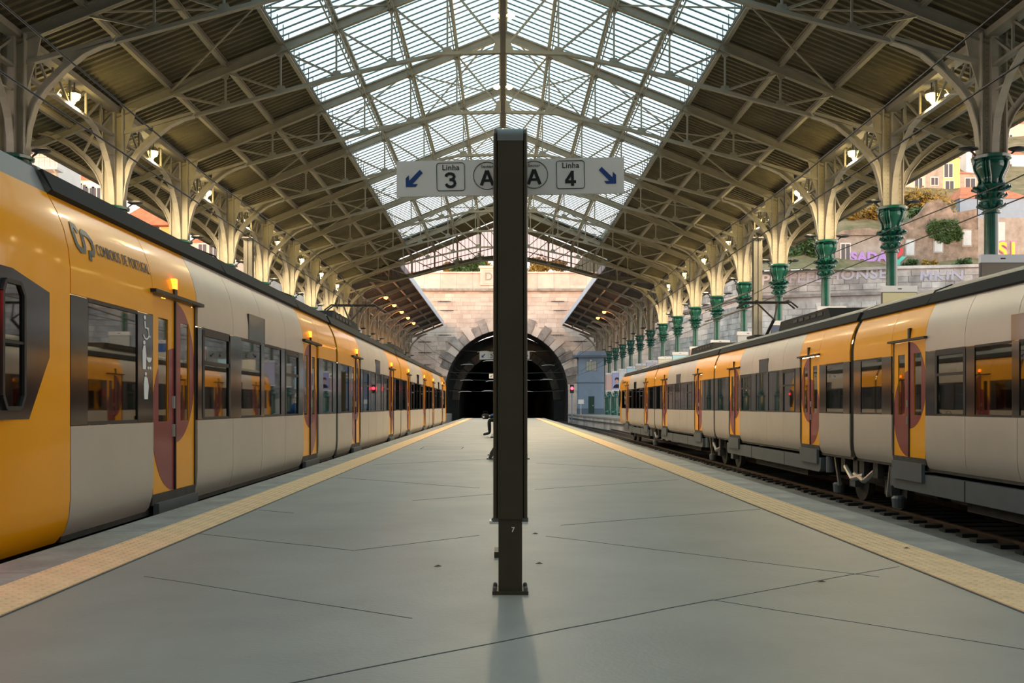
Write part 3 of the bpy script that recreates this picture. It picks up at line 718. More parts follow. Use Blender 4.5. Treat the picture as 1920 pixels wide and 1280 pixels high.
def build_car(end, lamp_on):
    c = thing('train_carriage', 'x', 'train carriage')
    ylen = 12.43 if end else CL
    # shell core: floor, ceiling, roof
    MB().box(-1.42, 1.42, .05, ylen, -.06 + ZR, .12 + ZR).obj('carriage_floor', 'under', c)
    MB().prism([(-1.28, 2.5), (1.28, 2.5), (1.28, 2.56), (-1.28, 2.56)], 'y', .05, ylen).obj('lining_ceiling', 'inwall', c)
    for o in c.children:
        if o.name.startswith('lining'): o.location.z = ZR
    for s in (-1, 1): MB().box(s * .55, s * .8, .4, ylen - .4, 2.47 + ZR, 2.498 + ZR).obj('ceiling_strip_light', 'tube', c)
    rp = [(1.31, 2.77), (1.345, 2.80), (1.22, 2.99), (.95, 3.10), (.6, 3.2), (0, 3.24)]
    rp = rp + [(-x, z) for x, z in rp[-2::-1]]
    MB().prism([(x, z + ZR) for x, z in rp], 'y', .08, ylen).obj('roof_shell', 'troof', c, True)
    for s in (-1, 1):
        MB().prism([(s * 1.30, 2.76 + ZR), (s * 1.36, 2.79 + ZR), (s * 1.27, 2.965 + ZR), (s * 1.2, 2.95 + ZR)], 'y', .06, ylen).obj('roof_fairing', 'trim', c)
        if end:
            for y in (3.1, 7.6): MB().ribbon([(s * 1.36, y, 2.79 + ZR), (s * 1.235, y + .05, 3.0 + ZR), (s * .95, y + .05, 3.11 + ZR)], .03, .02, up=(0, 1, 0)).obj('roof_seam', 'trim', c)
    # roof equipment boxes
    if not end:
        for y0, y1, h in ((3.2, 7.6, 3.40),):
            eq = MB().prism([(y0, 3.1 + ZR), (y1, 3.1 + ZR), (y1 - .25, h + ZR), (y0 + .25, h + ZR)], 'x', -.8, .8).obj('roof_equipment', 'trim', c)
            for i in range(5):
                for s in (-1, 1): MB().box(s * .8, s * .815, y0 + .6 + i * .5, y0 + .95 + i * .5, 3.25 + ZR, 3.33 + ZR).obj('vent_slot', 'under', eq)
    # sides
    for s in (-1, 1):
        zones_u = []
        yend = ylen
        upper = [(0.06, 1.95, 'yellow'), (1.95, 3.36, 'yellow'), (3.36, 4.75, 'silver'), (4.75, 6.25, 'silver'), (6.25, 7.75, 'silver'), (7.75, 9.20, 'silver'), (9.20, 10.59, 'yellow'), (10.59, yend, 'yellow')]
        for a, b, m in upper:
            z0 = 2.18 if abs(a - 1.95) < .01 or abs(a - 9.20) < .01 else B1
            panel(c, s, a, b, z0, 2.77, m, 'upper_side_panel')
        lower = [(0.06, 1.97), (3.35, 4.75), (4.75, 6.25), (6.25, 7.75), (7.75, 9.20), (10.58, yend)]
        for a, b in lower: panel(c, s, a, b, -.06, B0, 'silver', 'lower_side_panel')
        band(c, s, .06, 1.95, [(.45, 1.5)])
        band(c, s, 3.36, 9.19, [(3.75, 4.75, 1), (5.05, 6.1), (6.3, 7.35), (7.9, 9.0, 1)])
        if end: band(c, s, 10.59, yend, [(11.0, 12.1)])
        else: band(c, s, 10.59, yend, [(11.05, 12.1)])
        door(c, s, *DA, 1, lamp_on, None); door(c, s, *DB_, -1, lamp_on, None)
        # destination display above the band
        MB().box(s * (SIDE - .03), s * (SIDE + .008), 6.1, 7.0, B1 + .0 + ZR, B1 + .36 + ZR).obj('destination_display', 'band', c)
        # skirts
        ys0 = 1.9; ys1 = (10.9 if not end else 11.6)
        MB().prism([(ys0, -.12 + ZR), (ys1, -.12 + ZR), (ys1 - .02, -.38 + ZR), (ys1 - .14, -.44 + ZR), (ys0 + .14, -.44 + ZR), (ys0 + .02, -.38 + ZR)], 'x', s * (SIDE - .16), s * (SIDE - .02)).obj('equipment_skirt', 'skirt', c)
        for y in (4.7, 7.9): MB().box(s * (SIDE - .02), s * (SIDE - .012), y - .01, y + .01, -.44 + ZR, -.12 + ZR).obj('skirt_joint', 'black', c)
    # interior: seats, poles
    for y in (3.7, 4.9, 6.1, 7.3, 8.5, 11.3, 1.1):
        if y > ylen - .6: continue
        for s in (-1, 1):
            st = MB(); st.box(s * .42, s * 1.32, y, y + .45, .42 + ZR, .54 + ZR); st.box(s * .42, s * 1.32, y + .38, y + .5, .5 + ZR, 1.28 + ZR)
            st.obj('passenger_seat', 'seat', c)
            MB().tube([(s * .38, y + .44, .12 + ZR), (s * .38, y + .44, 2.2 + ZR), (s * .6, y + .44, 2.45 + ZR)], .025, 6).obj('handrail', 'rod', c)
    # end walls and gangway
    MB().box(-1.28, 1.28, .1, .14, .1 + ZR, 2.5 + ZR).obj('end_wall', 'inwall', c)
    gp = [(-1.475, .0), (1.475, .0), (1.475, 2.2), (1.33, 2.70), (1.1, 2.95), (-1.1, 2.95), (-1.33, 2.70), (-1.475, 2.2)]
    MB().prism([(x, z + ZR) for x, z in gp], 'y', -.14, .06).obj('gangway_bellows', 'black', c)
    # running gear: bogie straddling the joint (half) and mid underframe
    def bogie(yc):
        bo = MB(); bo.box(-.95, -.8, yc - 1.2, yc + 1.2, .42, .62); bo.box(.8, .95, yc - 1.2, yc + 1.2, .42, .62); bo.box(-.8, .8, yc - .2, yc + .2, .4, .65)
        b_ = bo.obj('bogie_frame', 'under', c)
        for y in (yc - .95, yc + .95):
            for s in (-1, 1):
                MB().tube([(s * .78, y, .42), (s * .92, y, .42)], .42, 20).obj('wheel', 'under', b_)
                MB().box(s * .95, s * 1.12, y - .16, y + .16, .3, .58).obj('axle_box', 'skirt', b_)
    bogie(0.0 if not end else 10.4)
    MB().box(-1.1, 1.1, 4.0, 8.8, .32, .8).obj('underfloor_case', 'under', c)
    for s in (-1, 1):
        MB().tube([(s * 1.33, .75, .74), (s * 1.36, .28, .52)], .055, 8).obj('yaw_damper', 'chrome', c, True)
        MB().tube([(s * 1.36, .28, .52), (s * 1.33, -.3, .62)], .06, 8).obj('yaw_damper', 'chrome', c, True)
        MB().box(s * 1.24, s * 1.36, .72, .95, .62, .95).obj('damper_bracket', 'under', c); MB().box(s * 1.24, s * 1.36, -.35, -.1, .6, .95).obj('damper_bracket', 'under', c)
        hb = MB(); hb.bar((s * 1.3, 1.45, .9), (s * 1.28, 1.25, .3), .06); hb.obj('sand_pipe', 'chrome', c)
        MB().lathe([(.11, .12), (.13, .3), (.09, .34)], (s * 1.2, 1.55, 0), 12).obj('sand_box', 'skirt', c)
        MB().tube([(s * 1.33, 1.72, .9), (s * 1.33, 1.72, .72), (s * 1.33, 1.72, .55)], .09, 12).obj('air_tank', 'skirt', c)
    if end:
        # cab
        def cab_x(y, z):
            return 0
        ring0 = [(p[0], p[1]) for p in PROF]
        secs = []
        for y, nar, zt, zb in ((12.44, 0, 2.77, -.06), (13.3, .0, 2.77, -.06), (13.8, .10, 2.70, -.06), (14.25, .30, 2.5, -.02), (14.5, .55, 2.2, .05)):
            ring = []
            for s in (1, -1):
                pts = [(s * (SIDE - i_ - nar), zb + (z_ + .06) / 2.83 * (zt - zb)) for i_, z_ in PROF]
                ring += pts if s > 0 else pts[::-1]
            secs.append((y, ring))
        mb = MB(); n = len(secs[0][1]); vs = [(x, y, z + ZR) for y, r in secs for x, z in r]; fs = []
        for i in range(len(secs) - 1):
            for j in range(n): fs.append((i * n + j, i * n + (j + 1) % n, (i + 1) * n + (j + 1) % n, (i + 1) * n + j))
        fs += [tuple(range(n)), tuple(range((len(secs) - 1) * n, len(secs) * n))]
        mb.add(vs, fs); mb.obj('cab_shell', 'yellow', c, True)
        MB().prism([(1.31, 2.75 + ZR), (1.2, 2.98 + ZR), (.6, 3.18 + ZR), (-.6, 3.18 + ZR), (-1.2, 2.98 + ZR), (-1.31, 2.75 + ZR)], 'y', 12.43, 13.7).obj('cab_roof', 'troof', c, True)
        MB().add([(-.85, 14.53, 1.0 + ZR), (.85, 14.53, 1.0 + ZR), (1.1, 14.3, 2.35 + ZR), (-1.1, 14.3, 2.35 + ZR), (-.85, 14.45, 1.0 + ZR), (.85, 14.45, 1.0 + ZR), (1.1, 14.2, 2.35 + ZR), (-1.1, 14.2, 2.35 + ZR)],
                 [(0, 1, 2, 3), (7, 6, 5, 4), (0, 4, 5, 1), (1, 5, 6, 2), (2, 6, 7, 3), (3, 7, 4, 0)]).obj('windscreen', 'band', c)
        for s in (-1, 1):
            tl = MB().lathe([(.07, 0), (.1, .02), (.1, .05)], (0, 0, 0), 10).obj('tail_lamp', 'red', c, loc=(s * .98, 14.5, .78 + ZR)); tl.rotation_euler = (-math.pi / 2, 0, 0)
            tl = MB().lathe([(.06, 0), (.1, .02), (.1, .05)], (0, 0, 0), 10).obj('tail_lamp', 'red', c, loc=(s * 1.33, 14.0, 1.80 + ZR)); tl.rotation_euler = (0, s * math.pi / 2 * .8, 0)
            # black side panel and cab window: hexagonal outline on the side
            xs = s * (SIDE + .004); r = (0, 1, 0)
            hexa = [(12.80, 1.92), (13.36, 2.03), (13.55, 2.03), (13.55, .95), (13.12, .95), (12.80, 1.42)]
            MB().prism([(y, z + ZR) for y, z in hexa], 'x', s * (SIDE - .01), s * (SIDE + .006)).obj('cab_side_panel', 'band', c)
            fr = [(13.22, 1.12), (13.22, 1.85), (13.28, 1.93), (13.48, 1.93), (13.52, 1.85), (13.52, 1.12), (13.47, 1.03), (13.27, 1.03)]
            fo = MB()
            for a, b in zip(fr, fr[1:] + fr[:1]): fo.bar((s * (SIDE + .012), a[0], a[1] + ZR), (s * (SIDE + .012), b[0], b[1] + ZR), .035, .03)
            w_ = fo.obj('cab_window_frame', 'black', c)
            MB().prism([(y, z + ZR) for y, z in fr], 'x', s * (SIDE + .006), s * (SIDE + .01)).obj('cab_window', 'carglass', w_)
            MB().bar((s * (SIDE + .014), 13.23, 1.5 + ZR), (s * (SIDE + .014), 13.51, 1.5 + ZR), .02).obj('window_bar', 'black', w_)
            # logo and name on the yellow panel; right vector as read from outside
            rv = Vector((0, s, 0)); px = s * (SIDE - inset(2.3) + .004)
            y_logo, y_text = (10.9, 12.0) if s > 0 else (12.29, 11.24)
            pth = [(.30, .74), (.24, .90), (.09, .93), (.04, .72), (.10, .38), (.24, .26), (.42, .27), (.48, .42), (.47, .76), (.54, .83), (.74, .80), (.90, .62), (.92, .40), (.84, .26), (.70, .27), (.66, .05)]
            wrap(flat_stroke('monogram', [(x * .40, z * .30) for x, z in pth], .055, 'logo', c, (s * SIDE, y_logo, 2.27 + ZR), right=rv), s)
            wrap(lettering('operator_name', 'COMBOIOS DE PORTUGAL', .145, 'logo', c, (s * SIDE, y_text, 2.40 + ZR), right=rv, sx=.66, depth=.004), s)
            # pictograms on the dark panel by the door
            yp = 10.79; zp = 1.81; q = (s * (SIDE + .002), yp, zp + ZR)
            flat_stroke('wheelchair_sign', ellipse(0, -.07, .055, .065, 12, -2.9, 1.2), .018, 'white', c, q, right=rv * 1.3, up=(0, 0, .8))
            flat_stroke('wheelchair_sign', [(-.03, .08), (-.02, .0), (.04, 0), (.06, -.1), (.085, -.1)], .022, 'white', c, q, right=rv * 1.3, up=(0, 0, .8))
            flat('wheelchair_sign', ellipse(-.03, .125, .022, .026, 10), 'white', c, q, right=rv * 1.3, up=(0, 0, .8))
            q = (q[0], yp, 1.54 + ZR)
            flat('pushchair_sign', [(-.07, -.17), (-.075, .05), (-.05, .12), (-.02, .12), (.0, .0), (-.01, -.17)], 'white', c, q, right=rv * 1.3, up=(0, 0, .8)); flat('pushchair_sign', ellipse(-.04, .155, .022, .026, 10), 'white', c, q, right=rv * 1.3, up=(0, 0, .8))
            flat('pushchair_sign', ellipse(.06, -.02, .05, .06, 10, math.pi, 2 * math.pi), 'white', c, q, right=rv * 1.3, up=(0, 0, .8)); flat('pushchair_sign', ellipse(.04, -.15, .018, .02, 8), 'white', c, q, right=rv * 1.3, up=(0, 0, .8)); flat('pushchair_sign', ellipse(.085, -.15, .018, .02, 8), 'white', c, q, right=rv * 1.3, up=(0, 0, .8))
            q = (q[0], yp, 1.24 + ZR)
            flat('expectant_mother_sign', [(-.04, -.16), (-.05, .02), (-.035, .11), (0, .12), (.03, .09), (.05, 0), (.03, -.16)], 'white', c, q, right=rv * 1.3, up=(0, 0, .8)); flat('expectant_mother_sign', ellipse(-.01, .15, .02, .024, 10), 'white', c, q, right=rv * 1.3, up=(0, 0, .8))
    return c
def pantograph(c, y, flip):
    p = MB()
    p.box(-.6, .6, y - .5, y + .5, 3.22 + ZR, 3.3 + ZR)
    po = p.obj('pantograph_base', 'trim', c)
    d = -1 if flip else 1
    MB().tube([(0, y - d * .4, 3.32 + ZR), (0, y + d * .55, 3.78 + ZR)], .05, 8).obj('lower_arm', 'trim', po)
    up = MB(); up.tube([(0, y + d * .55, 3.78 + ZR), (-.35, y - d * .25, 4.40 + ZR)], .028, 6); up.tube([(0, y + d * .55, 3.78 + ZR), (.35, y - d * .25, 4.40 + ZR)], .028, 6); up.obj('upper_arm', 'trim', po)
    hd = MB()
    for o in (-.17, .17): hd.tube([(-.95, y - d * .25 + o, 4.22 + ZR), (-.72, y - d * .25 + o, 4.40 + ZR), (.72, y - d * .25 + o, 4.40 + ZR), (.95, y - d * .25 + o, 4.22 + ZR)], .028, 6)
    hd.bar((-.5, y - .42, 4.39 + ZR), (-.5, y + .0, 4.39 + ZR), .04); hd.bar((.5, y - .42, 4.39 + ZR), (.5, y, 4.39 + ZR), .04)
    hd.obj('collector_head', 'trim', po)
    for s in (-1, 1): MB().lathe([(.07, 0), (.1, .05), (.06, .08), (.1, .12), (.06, .16)], (s * .5, y, 3.06 + ZR), 10).obj('insulator', 'porcelain', po)
near = {True: (build_car(True, True), build_car(False, True)), False: (build_car(True, False), build_car(False, False))}
used = set()
def place(proto, loc, rz, label, grp):
    o = proto if proto not in used else copy_tree(proto); used.add(proto)
    o.location = loc; o.rotation_euler = (0, 0, rz); return tag(o, label, 'train carriage', grp)
ends, mids = near[True]
place(ends, (-5.0, 20.2, RAIL), math.pi, 'yellow and silver end carriage with dark monogram, nearest to the camera', 'carriages of the nearer train')
a = place(mids, (-5.0, 20.3, RAIL), 0, 'silver and yellow second carriage of the nearer train, amber door lamps lit', 'carriages of the nearer train')
b = place(mids, (-5.0, 33.0, RAIL), 0, 'silver and yellow third carriage of the nearer train, pantograph before it', 'carriages of the nearer train')
place(ends, (-5.0, 45.7, RAIL), 0, 'last carriage of the nearer train, its cab end towards the tunnel', 'carriages of the nearer train')
endr, midr = near[False]
place(endr, (8.6, 19.5, RAIL), math.pi, 'leading carriage of the farther train, cut off by the frame', 'carriages of the farther train')
c_ = place(midr, (8.6, 19.6, RAIL), 0, 'second carriage of the farther train with dark unlit door lamps and pantograph', 'carriages of the farther train')
place(midr, (8.6, 32.3, RAIL), 0, 'third carriage of the farther train with dark unlit door lamps', 'carriages of the farther train')
place(endr, (8.6, 45.0, RAIL), 0, 'tail carriage of the farther train with red tail lamps, near the blue hut', 'carriages of the farther train')
pantograph(a, 11.6, True); pantograph(c_, 11.4, True)

# ------------------------------------------------------------------ sign posts on the island platform
def build_post():
    t = thing('sign_post', 'x', 'sign post')
    bp = MB(); bp.box(-.10, .10, -.06, .12, 0, .02); bo = bp.obj('base_plate', 'post', t)
    for x in (-.085, .085):
        for y in (-.035, .095): MB().lathe([(.012, .02), (.012, .035), (.006, .042)], (x, y, 0), 6).obj('bolt', 'darksteel', bo)
    MB().box(-.066, .066, -.03, .09, .02, .60).obj('stem', 'post', t)
    # casing: front plate with rolled top, side tubes
    arc = [(-.05 + .07 * (1 - math.cos(a)), 2.545 + .055 * math.sin(a)) for a in [i * math.pi / 12 for i in range(7)]]
    prof = [(-.05, .42)] + [(-.05, 2.45)] + arc + [(.11, 2.60), (.11, .42)]
    MB().prism(prof, 'x', -.07, .07).obj('front_panel', 'post', t)
    capp = [(-.053, 2.52)] + [(y - .003, z + .003) for y, z in arc] + [(.112, 2.604), (.112, 2.52)]
    MB().prism(capp, 'x', -.072, .072).obj('rolled_cap', 'cap', t, True)
    for s in (-1, 1):
        MB().prism([(s * .070, -.035), (s * .078, -.055), (s * .090, -.055), (s * .095, -.045), (s * .095, .11), (s * .070, .11)], 'z', .425, 2.56).obj('side_rail', 'post', t)
        MB().prism([(s * .070, -.035), (s * .078, -.05), (s * .090, -.05), (s * .095, -.04), (s * .095, .11), (s * .070, .11)], 'z', 2.56, 2.585).obj('rail_cap', 'cap', t)
        MB().box(s * .066, s * .1, -.02, .02, .40, .425).obj('clip', 'cap', t)
    # panel
    k = 5.55 / F
    sp_ = MB(); sp_.box((745 - 957) * k, (1170 - 957) * k, .15, .165, 0, 0); t['_'] = 0; del t['_']
    def W_(x, y): return ((x - 957) * k, (760 - y) * k + EYE)
    q = [W_(745, 370), W_(1170, 363), W_(1170, 296), W_(745, 304)]
    pn = MB().prism(q, 'y', .15, .172).obj('direction_panel', 'sign', t)
    yf = .15
    ang = -math.radians(-1.05); R_ = Vector((math.cos(ang), 0, math.sin(ang))); U_ = Vector((-math.sin(ang), 0, math.cos(ang)))
    def at(x, y): w = W_(x, y); return (w[0], yf, w[1])
    def rbox(w, h, r):
        pts = []
        for cx, cy, a in ((w - r, h - r, 0), (-w + r, h - r, 1), (-w + r, -h + r, 2), (w - r, -h + r, 3)):
            for i in range(5): pts.append((cx + r * math.cos(a * math.pi / 2 + i * math.pi / 8), cy + r * math.sin(a * math.pi / 2 + i * math.pi / 8)))
        return pts
    arrow = [(-.046, -.046), (.010, -.046), (.022, -.030), (-.008, -.030), (.052, .034), (.036, .052), (-.026, -.010), (-.028, .022), (-.046, .004)]
    flat('left_arrow', arrow, 'blue', pn, at(777, 337), R_, U_); flat('right_arrow', [(-x, z) for x, z in arrow][::-1], 'blue', pn, at(1140, 331), R_, U_)
    for cx, cy, num in ((846, 333, '3'), (1070, 329, '4')):
        flat_stroke('number_box', rbox(26 * k, 26 * k, 5 * k), 1.0 * k, 'print_', pn, at(cx, cy), R_, U_, closed=True)
        lettering('line_word', 'Linha', 14.5 * k, 'print_', pn, at(cx, cy - 17), R_, U_, depth=.0015, offset=.0006)
        g = {'3': [[(-10, 8.5), (-8.5, 12.5), (-4, 15.3), (1, 15.3), (6, 13), (7.8, 8.5), (6, 4), (2, 1.4), (-2.5, 1.2)], [(-2.5, 1.2), (3, 1.0), (7.5, -2), (9.2, -7), (7.5, -12), (3, -15.2), (-2, -15.4), (-7, -13), (-10, -8.3)]],
             '4': [[(4, -18), (4, 17)], [(4.2, 15.5), (-9.5, -7)], [(-11.5, -8.3), (11.5, -8.3)]]}[num]
        for pth in g: flat_stroke('line_number', [(x * k * .88, z * k * .80) for x, z in pth], 5.4 * k, 'print_', pn, at(cx, cy + 6.5), R_, U_)
    for cx, cy in ((914, 331), (1002, 329)):
        flat_stroke('sector_ring', ellipse(0, 0, 25.5 * k, 25.5 * k, 32), 1.0 * k, 'print_', pn, at(cx, cy), R_, U_, closed=True)
        lettering('sector_word', 'Sector', 8.2 * k, 'print_', pn, at(cx, cy - 17), R_, U_, depth=.0015, offset=.0)
        for pth in ([(-12.5, -15), (-.5, 15)], [(12.5, -15), (.5, 15)], [(-8, -5.5), (8, -5.5)]): flat_stroke('sector_letter', [(x * k * .88, z * k * .92) for x, z in pth], (5.8 if pth[0][1] < -10 else 4.6) * k, 'print_', pn, at(cx, cy + 4), R_, U_)
    return t
sp0 = build_post(); 
for i, (y, lab) in enumerate(((5.38, 'tall brown sign post with white direction panel, standing nearest the camera'), (25.0, 'second sign post, its white panel small before the tunnel mouth'), (42.5, 'third sign post, far down the platform, only its panel edge showing'))):
    t = sp0 if i == 0 else copy_tree(sp0); t.location = (.041, y, 0); tag(t, lab, 'sign post', 'direction sign posts along the platform')
lettering('post_number', '7', .038, 'white', sp0, (.015, -.032, EYE - .692), (1, 0, 0), (0, 0, 1), depth=.001, offset=.0006)
pb = thing('bollard', 'slim dark post on a white bolted base plate, hidden behind the sign post', 'post', (.05, 8.6, 0))
bo = MB().box(-.17, .17, -.06, .1, 0, .022).obj('base_plate', 'sign', pb); MB().box(-.06, .06, 0, .06, .022, 1.0).obj('stem', 'post', pb)
for x in (-.14, .14): MB().lathe([(.013, .022), (.013, .04)], (x, -.02, 0), 6).obj('bolt', 'darksteel', bo)
pb = thing('floor_bracket', 'small dark steel foot bracket on the platform just behind the sign post', 'bracket', (.035, 6.65, 0))
MB().box(-.095, .09, -.03, .2, 0, .04).obj('foot', 'post', pb); MB().box(-.05, .05, .02, .1, .04, .4).obj('upright', 'post', pb)

def bench(y, lab):
    t = thing('platform_bench', lab, 'bench', (.1, y, 0), 'benches along the middle of the platform')
    for i in range(4): MB().box(-.34 + i * .175, -.34 + i * .175 + .15, -.9, .9, .42, .45).obj('seat_slat', 'darksteel', t)
    MB().box(-.02, .02, -.9, .9, .5, .85).obj('backrest', 'darksteel', t)
    for s in (-1, 1):
        for d in (-1, 1): MB().bar((d * .12, s * .75, .42), (d * .36, s * .75, .02), .06).obj('leg', 'darksteel', t)
        MB().box(-.42, .42, s * .75 - .05, s * .75 + .05, 0, .02).obj('foot', 'darksteel', t)
bench(19.5, 'dark bench mostly hidden behind the sign post, nearer one'); bench(32.3, 'dark bench with the seated person, farther one')

# seated person (one skinned body)
def person():
    J = {'pel': (.02, 0, .56), 'sp': (-.02, 0, .75), 'ch': (-.08, 0, .98), 'nk': (-.15, 0, 1.12), 'hd': (-.21, 0, 1.2), 'ht': (-.24, 0, 1.32)}
    R = {'pel': .15, 'sp': .14, 'ch': .15, 'nk': .06, 'hd': .095, 'ht': .085}
    E = [('pel', 'sp'), ('sp', 'ch'), ('ch', 'nk'), ('nk', 'hd'), ('hd', 'ht')]
    for s, k in ((-1, 'l'), (1, 'r')):
        J.update({'hp' + k: (0, s * .1, .54), 'kn' + k: (-.46, s * .13, .53), 'an' + k: (-.44, s * .13, .1), 'to' + k: (-.66, s * .15, .05),
                  'sh' + k: (-.08, s * .2, 1.02), 'el' + k: (-.2, s * .25, .74), 'wr' + k: (-.42, s * .14, .67), 'ha' + k: (-.5, s * .1, .66)})
        R.update({'hp' + k: .1, 'kn' + k: .075, 'an' + k: .05, 'to' + k: .04, 'sh' + k: .075, 'el' + k: .055, 'wr' + k: .035, 'ha' + k: .045})
        E += [('pel', 'hp' + k), ('hp' + k, 'kn' + k), ('kn' + k, 'an' + k), ('an' + k, 'to' + k), ('ch', 'sh' + k), ('sh' + k, 'el' + k), ('el' + k, 'wr' + k), ('wr' + k, 'ha' + k)]
    names = list(J); me = bpy.data.meshes.new('person'); me.from_pydata([J[n] for n in names], [(names.index(a), names.index(b)) for a, b in E], [])
    o = bpy.data.objects.new('person', me); COL.objects.link(o)
    sk = o.modifiers.new('skin', 'SKIN'); sub = o.modifiers.new('sub', 'SUBSURF'); sub.levels = 2; sub.render_levels = 2
    for i, n in enumerate(names):
        v = me.skin_vertices[0].data[i]; v.radius = (R[n], R[n]); v.use_root = (n == 'pel')
    dg = bpy.context.evaluated_depsgraph_get(); m2 = bpy.data.meshes.new_from_object(o.evaluated_get(dg))
    o.modifiers.clear(); o.data = m2; m2.materials.clear()
    for k in ('cloth_k', 'cloth_b', 'skin', 'black'): m2.materials.append(M[k])
    for p in m2.polygons:
        c = p.center; p.use_smooth = True
        if c.z > 1.10 and abs(c.y) < .12: p.material_index = 2
        elif c.x < -.42 and c.z > .6 and c.z < .75 : p.material_index = 2
        elif c.z > .60 or (c.x > -.1 and c.z > .56): p.material_index = 1
        elif c.z < .11: p.material_index = 3
        else: p.material_index = 0
    o.location = (.0, 32.0, .035); tag(o, 'seated person in blue jacket and black trousers, half hidden by the sign post', 'person')
    h = MB(); h.lathe([(.01, .125), (.06, .115), (.095, .07), (.108, .01), (.104, -.03)], (-.195, 0, 1.315), 18); h.lathe([(.07, .06), (.085, 0), (.075, -.07), (.05, -.1)], (-.155, 0, 1.27), 14); h.obj('hair', 'porcel_w', o, True)
    f = MB()
    for s in (-1, 1): f.lathe([(.004, -.008), (.011, 0), (.004, .008)], (-.31, s * .035, 1.245), 8)
    f.obj('eyes', 'black', o); MB().add([(-.30, -.014, 1.21), (-.30, .014, 1.21), (-.335, 0, 1.205), (-.305, 0, 1.25)], [(0, 1, 2), (0, 2, 3), (1, 3, 2), (0, 3, 1)]).obj('nose', 'skin', o)
    MB().box(-.302, -.296, -.022, .022, 1.165, 1.173).obj('mouth', 'maroon', o)
    for s in (-1, 1): MB().lathe([(.01, -.03), (.02, 0), (.01, .03)], (-.21, s * .105, 1.235), 8, 1, .5).obj('ear', 'skin', o)
    for s in (-1, 1):
        for j in range(5):
            y0 = s * .1 + (j - 2) * .02; ln = (.05, .075, .085, .08, .06)[j]
            MB().tube([(-.49, y0, .665), (-.49 - ln * .6, y0 * (1.0 if j else 1.25), .66), (-.49 - ln, y0, .635)], [.0095, .009, .007], 6).obj('finger', 'skin', o, True)
    bg_ = thing('shoulder_bag', 'small black bag with a white tag on the seated person\'s knees', 'bag', (-.58, 31.9, .60))
    MB().lathe([(.08, 0), (.13, .05), (.12, .14), (.05, .18)], n=12).obj('pouch', 'cloth_k', bg_, True); MB().ribbon([(-.1, 0, .15), (-.05, 0, .26), (.05, 0, .26), (.1, 0, .15)], .03, .012).obj('strap', 'black', bg_)
    MB().box(-.09, -.03, -.14, -.115, .04, .1).obj('tag', 'white', bg_)
person()

# ------------------------------------------------------------------ tunnel portal
wb = thing('wall_back', 'pale granite tunnel portal wall with round arch', None, (0, YW, 0), kind='structure')
AX, AR, AZ = .5, 8.45, 1.95 + EYE
WT = 15.6 + EYE
def arch_cut(x, z): return (z < AZ and abs(x - AX) < AR) or math.hypot(x - AX, z - AZ) < AR
pts = [(AX + AR * math.cos(a), AZ + AR * math.sin(a)) for a in [math.pi * i / 32 for i in range(33)]]
core = MB()
X0, X1 = -24, 26
ring = [(AX + AR, -1.2)] + pts + [(AX - AR, -1.2)]
core.prism([(X0, -1.2), (X0, WT), (AX, WT)] + [(AX, AZ + AR)] + pts[17:] + [(AX - AR, -1.2)], 'y', 0, 1.6)
core.prism([(X1, -1.2), (X1, WT), (AX, WT)] + [(AX, AZ + AR)] + pts[:16][::-1] + [(AX + AR, -1.2)], 'y', 0, 1.6)
core.obj('masonry_core', 'mortar', wb)
rest = MB(); nst = 0; zc_ = -1.2; row = 0
stones = []
while zc_ < WT - .1:
    h = random.choice((.52, .58, .64)); x = X0 + (row % 2) * .5
    while x < X1:
        w_ = random.uniform(.8, 1.7)
        m_ = 1.35 if False else .3
        cs = [(x, zc_), (x + w_, zc_), (x, zc_ + h), (x + w_, zc_ + h)]
        rr = AR + .9
        bad = any((math.hypot(p - AX, q - AZ) < rr and q > AZ) or (q <= AZ and abs(p - AX) < rr) for p, q in cs)
        if not bad and zc_ + h < WT: stones.append((x + .012, x + w_ - .012, zc_ + .012, zc_ + h - .012))
        x += w_
    zc_ += h; row += 1
stones.sort(key=lambda s_: abs((s_[0] + s_[1]) / 2 - AX) + 1.2 * abs(s_[2] - 11))
for i, (a, b, c, d) in enumerate(stones):
    t_ = random.uniform(.05, .10)
    if i < 300: MB().box(a, b, -t_, .02, c, d).obj('stone', 'stone', wb)
    else: rest.box(a, b, -t_, .02, c, d)
tag(rest.obj('stone_courses', 'stone', wb), kind='stuff')
nv = 27
for i in range(nv):
    a0, a1 = math.pi * i / nv, math.pi * (i + 1) / nv; L_ = 1.9 if i % 2 == 0 else 1.25; g = .006
    p = [(AX + r * math.cos(a), AZ + r * math.sin(a)) for r, a in ((AR - .05, a0 + g), (AR + L_, a0 + g * .8), (AR + L_, a1 - g * .8), (AR - .05, a1 - g))]
    MB().prism(p, 'y', -.28 if i % 2 == 0 else -.18, .3).obj('voussoir', 'stone_d' if i % 3 else 'stone', wb)
for s in (-1, 1):
    for k in range(5):
        MB().box(AX + s * (AR - .05), AX + s * (AR + (1.6 if k % 2 else 1.1)), -.2, .3, AZ - .62 * (k + 1) + .01, AZ - .62 * k - .01).obj('jamb_stone', 'stone', wb)
ci = 0; x = X0
while x < X1:
    MB().box(x + .01, x + 2.2, -.5, .6, WT, WT + .32).obj('cornice_stone', 'stone_d', wb); MB().box(x + .01, x + 2.2, -.25, .6, WT + .32, WT + .75).obj('frieze_stone', 'stone', wb)
    MB().box(x + .01, x + 2.2, -.12, .5, WT + .75, WT + 2.4).obj('parapet_stone', 'stone', wb); MB().box(x + .01, x + 2.2, -.3, .6, WT + 2.4, WT + 2.62).obj('parapet_coping', 'stone', wb)
    x += 2.21
ib = MB().box(-3.1, 3.1, -.4, .6, WT + .78, WT + 3.1).obj('inscription_block', 'stone', wb)
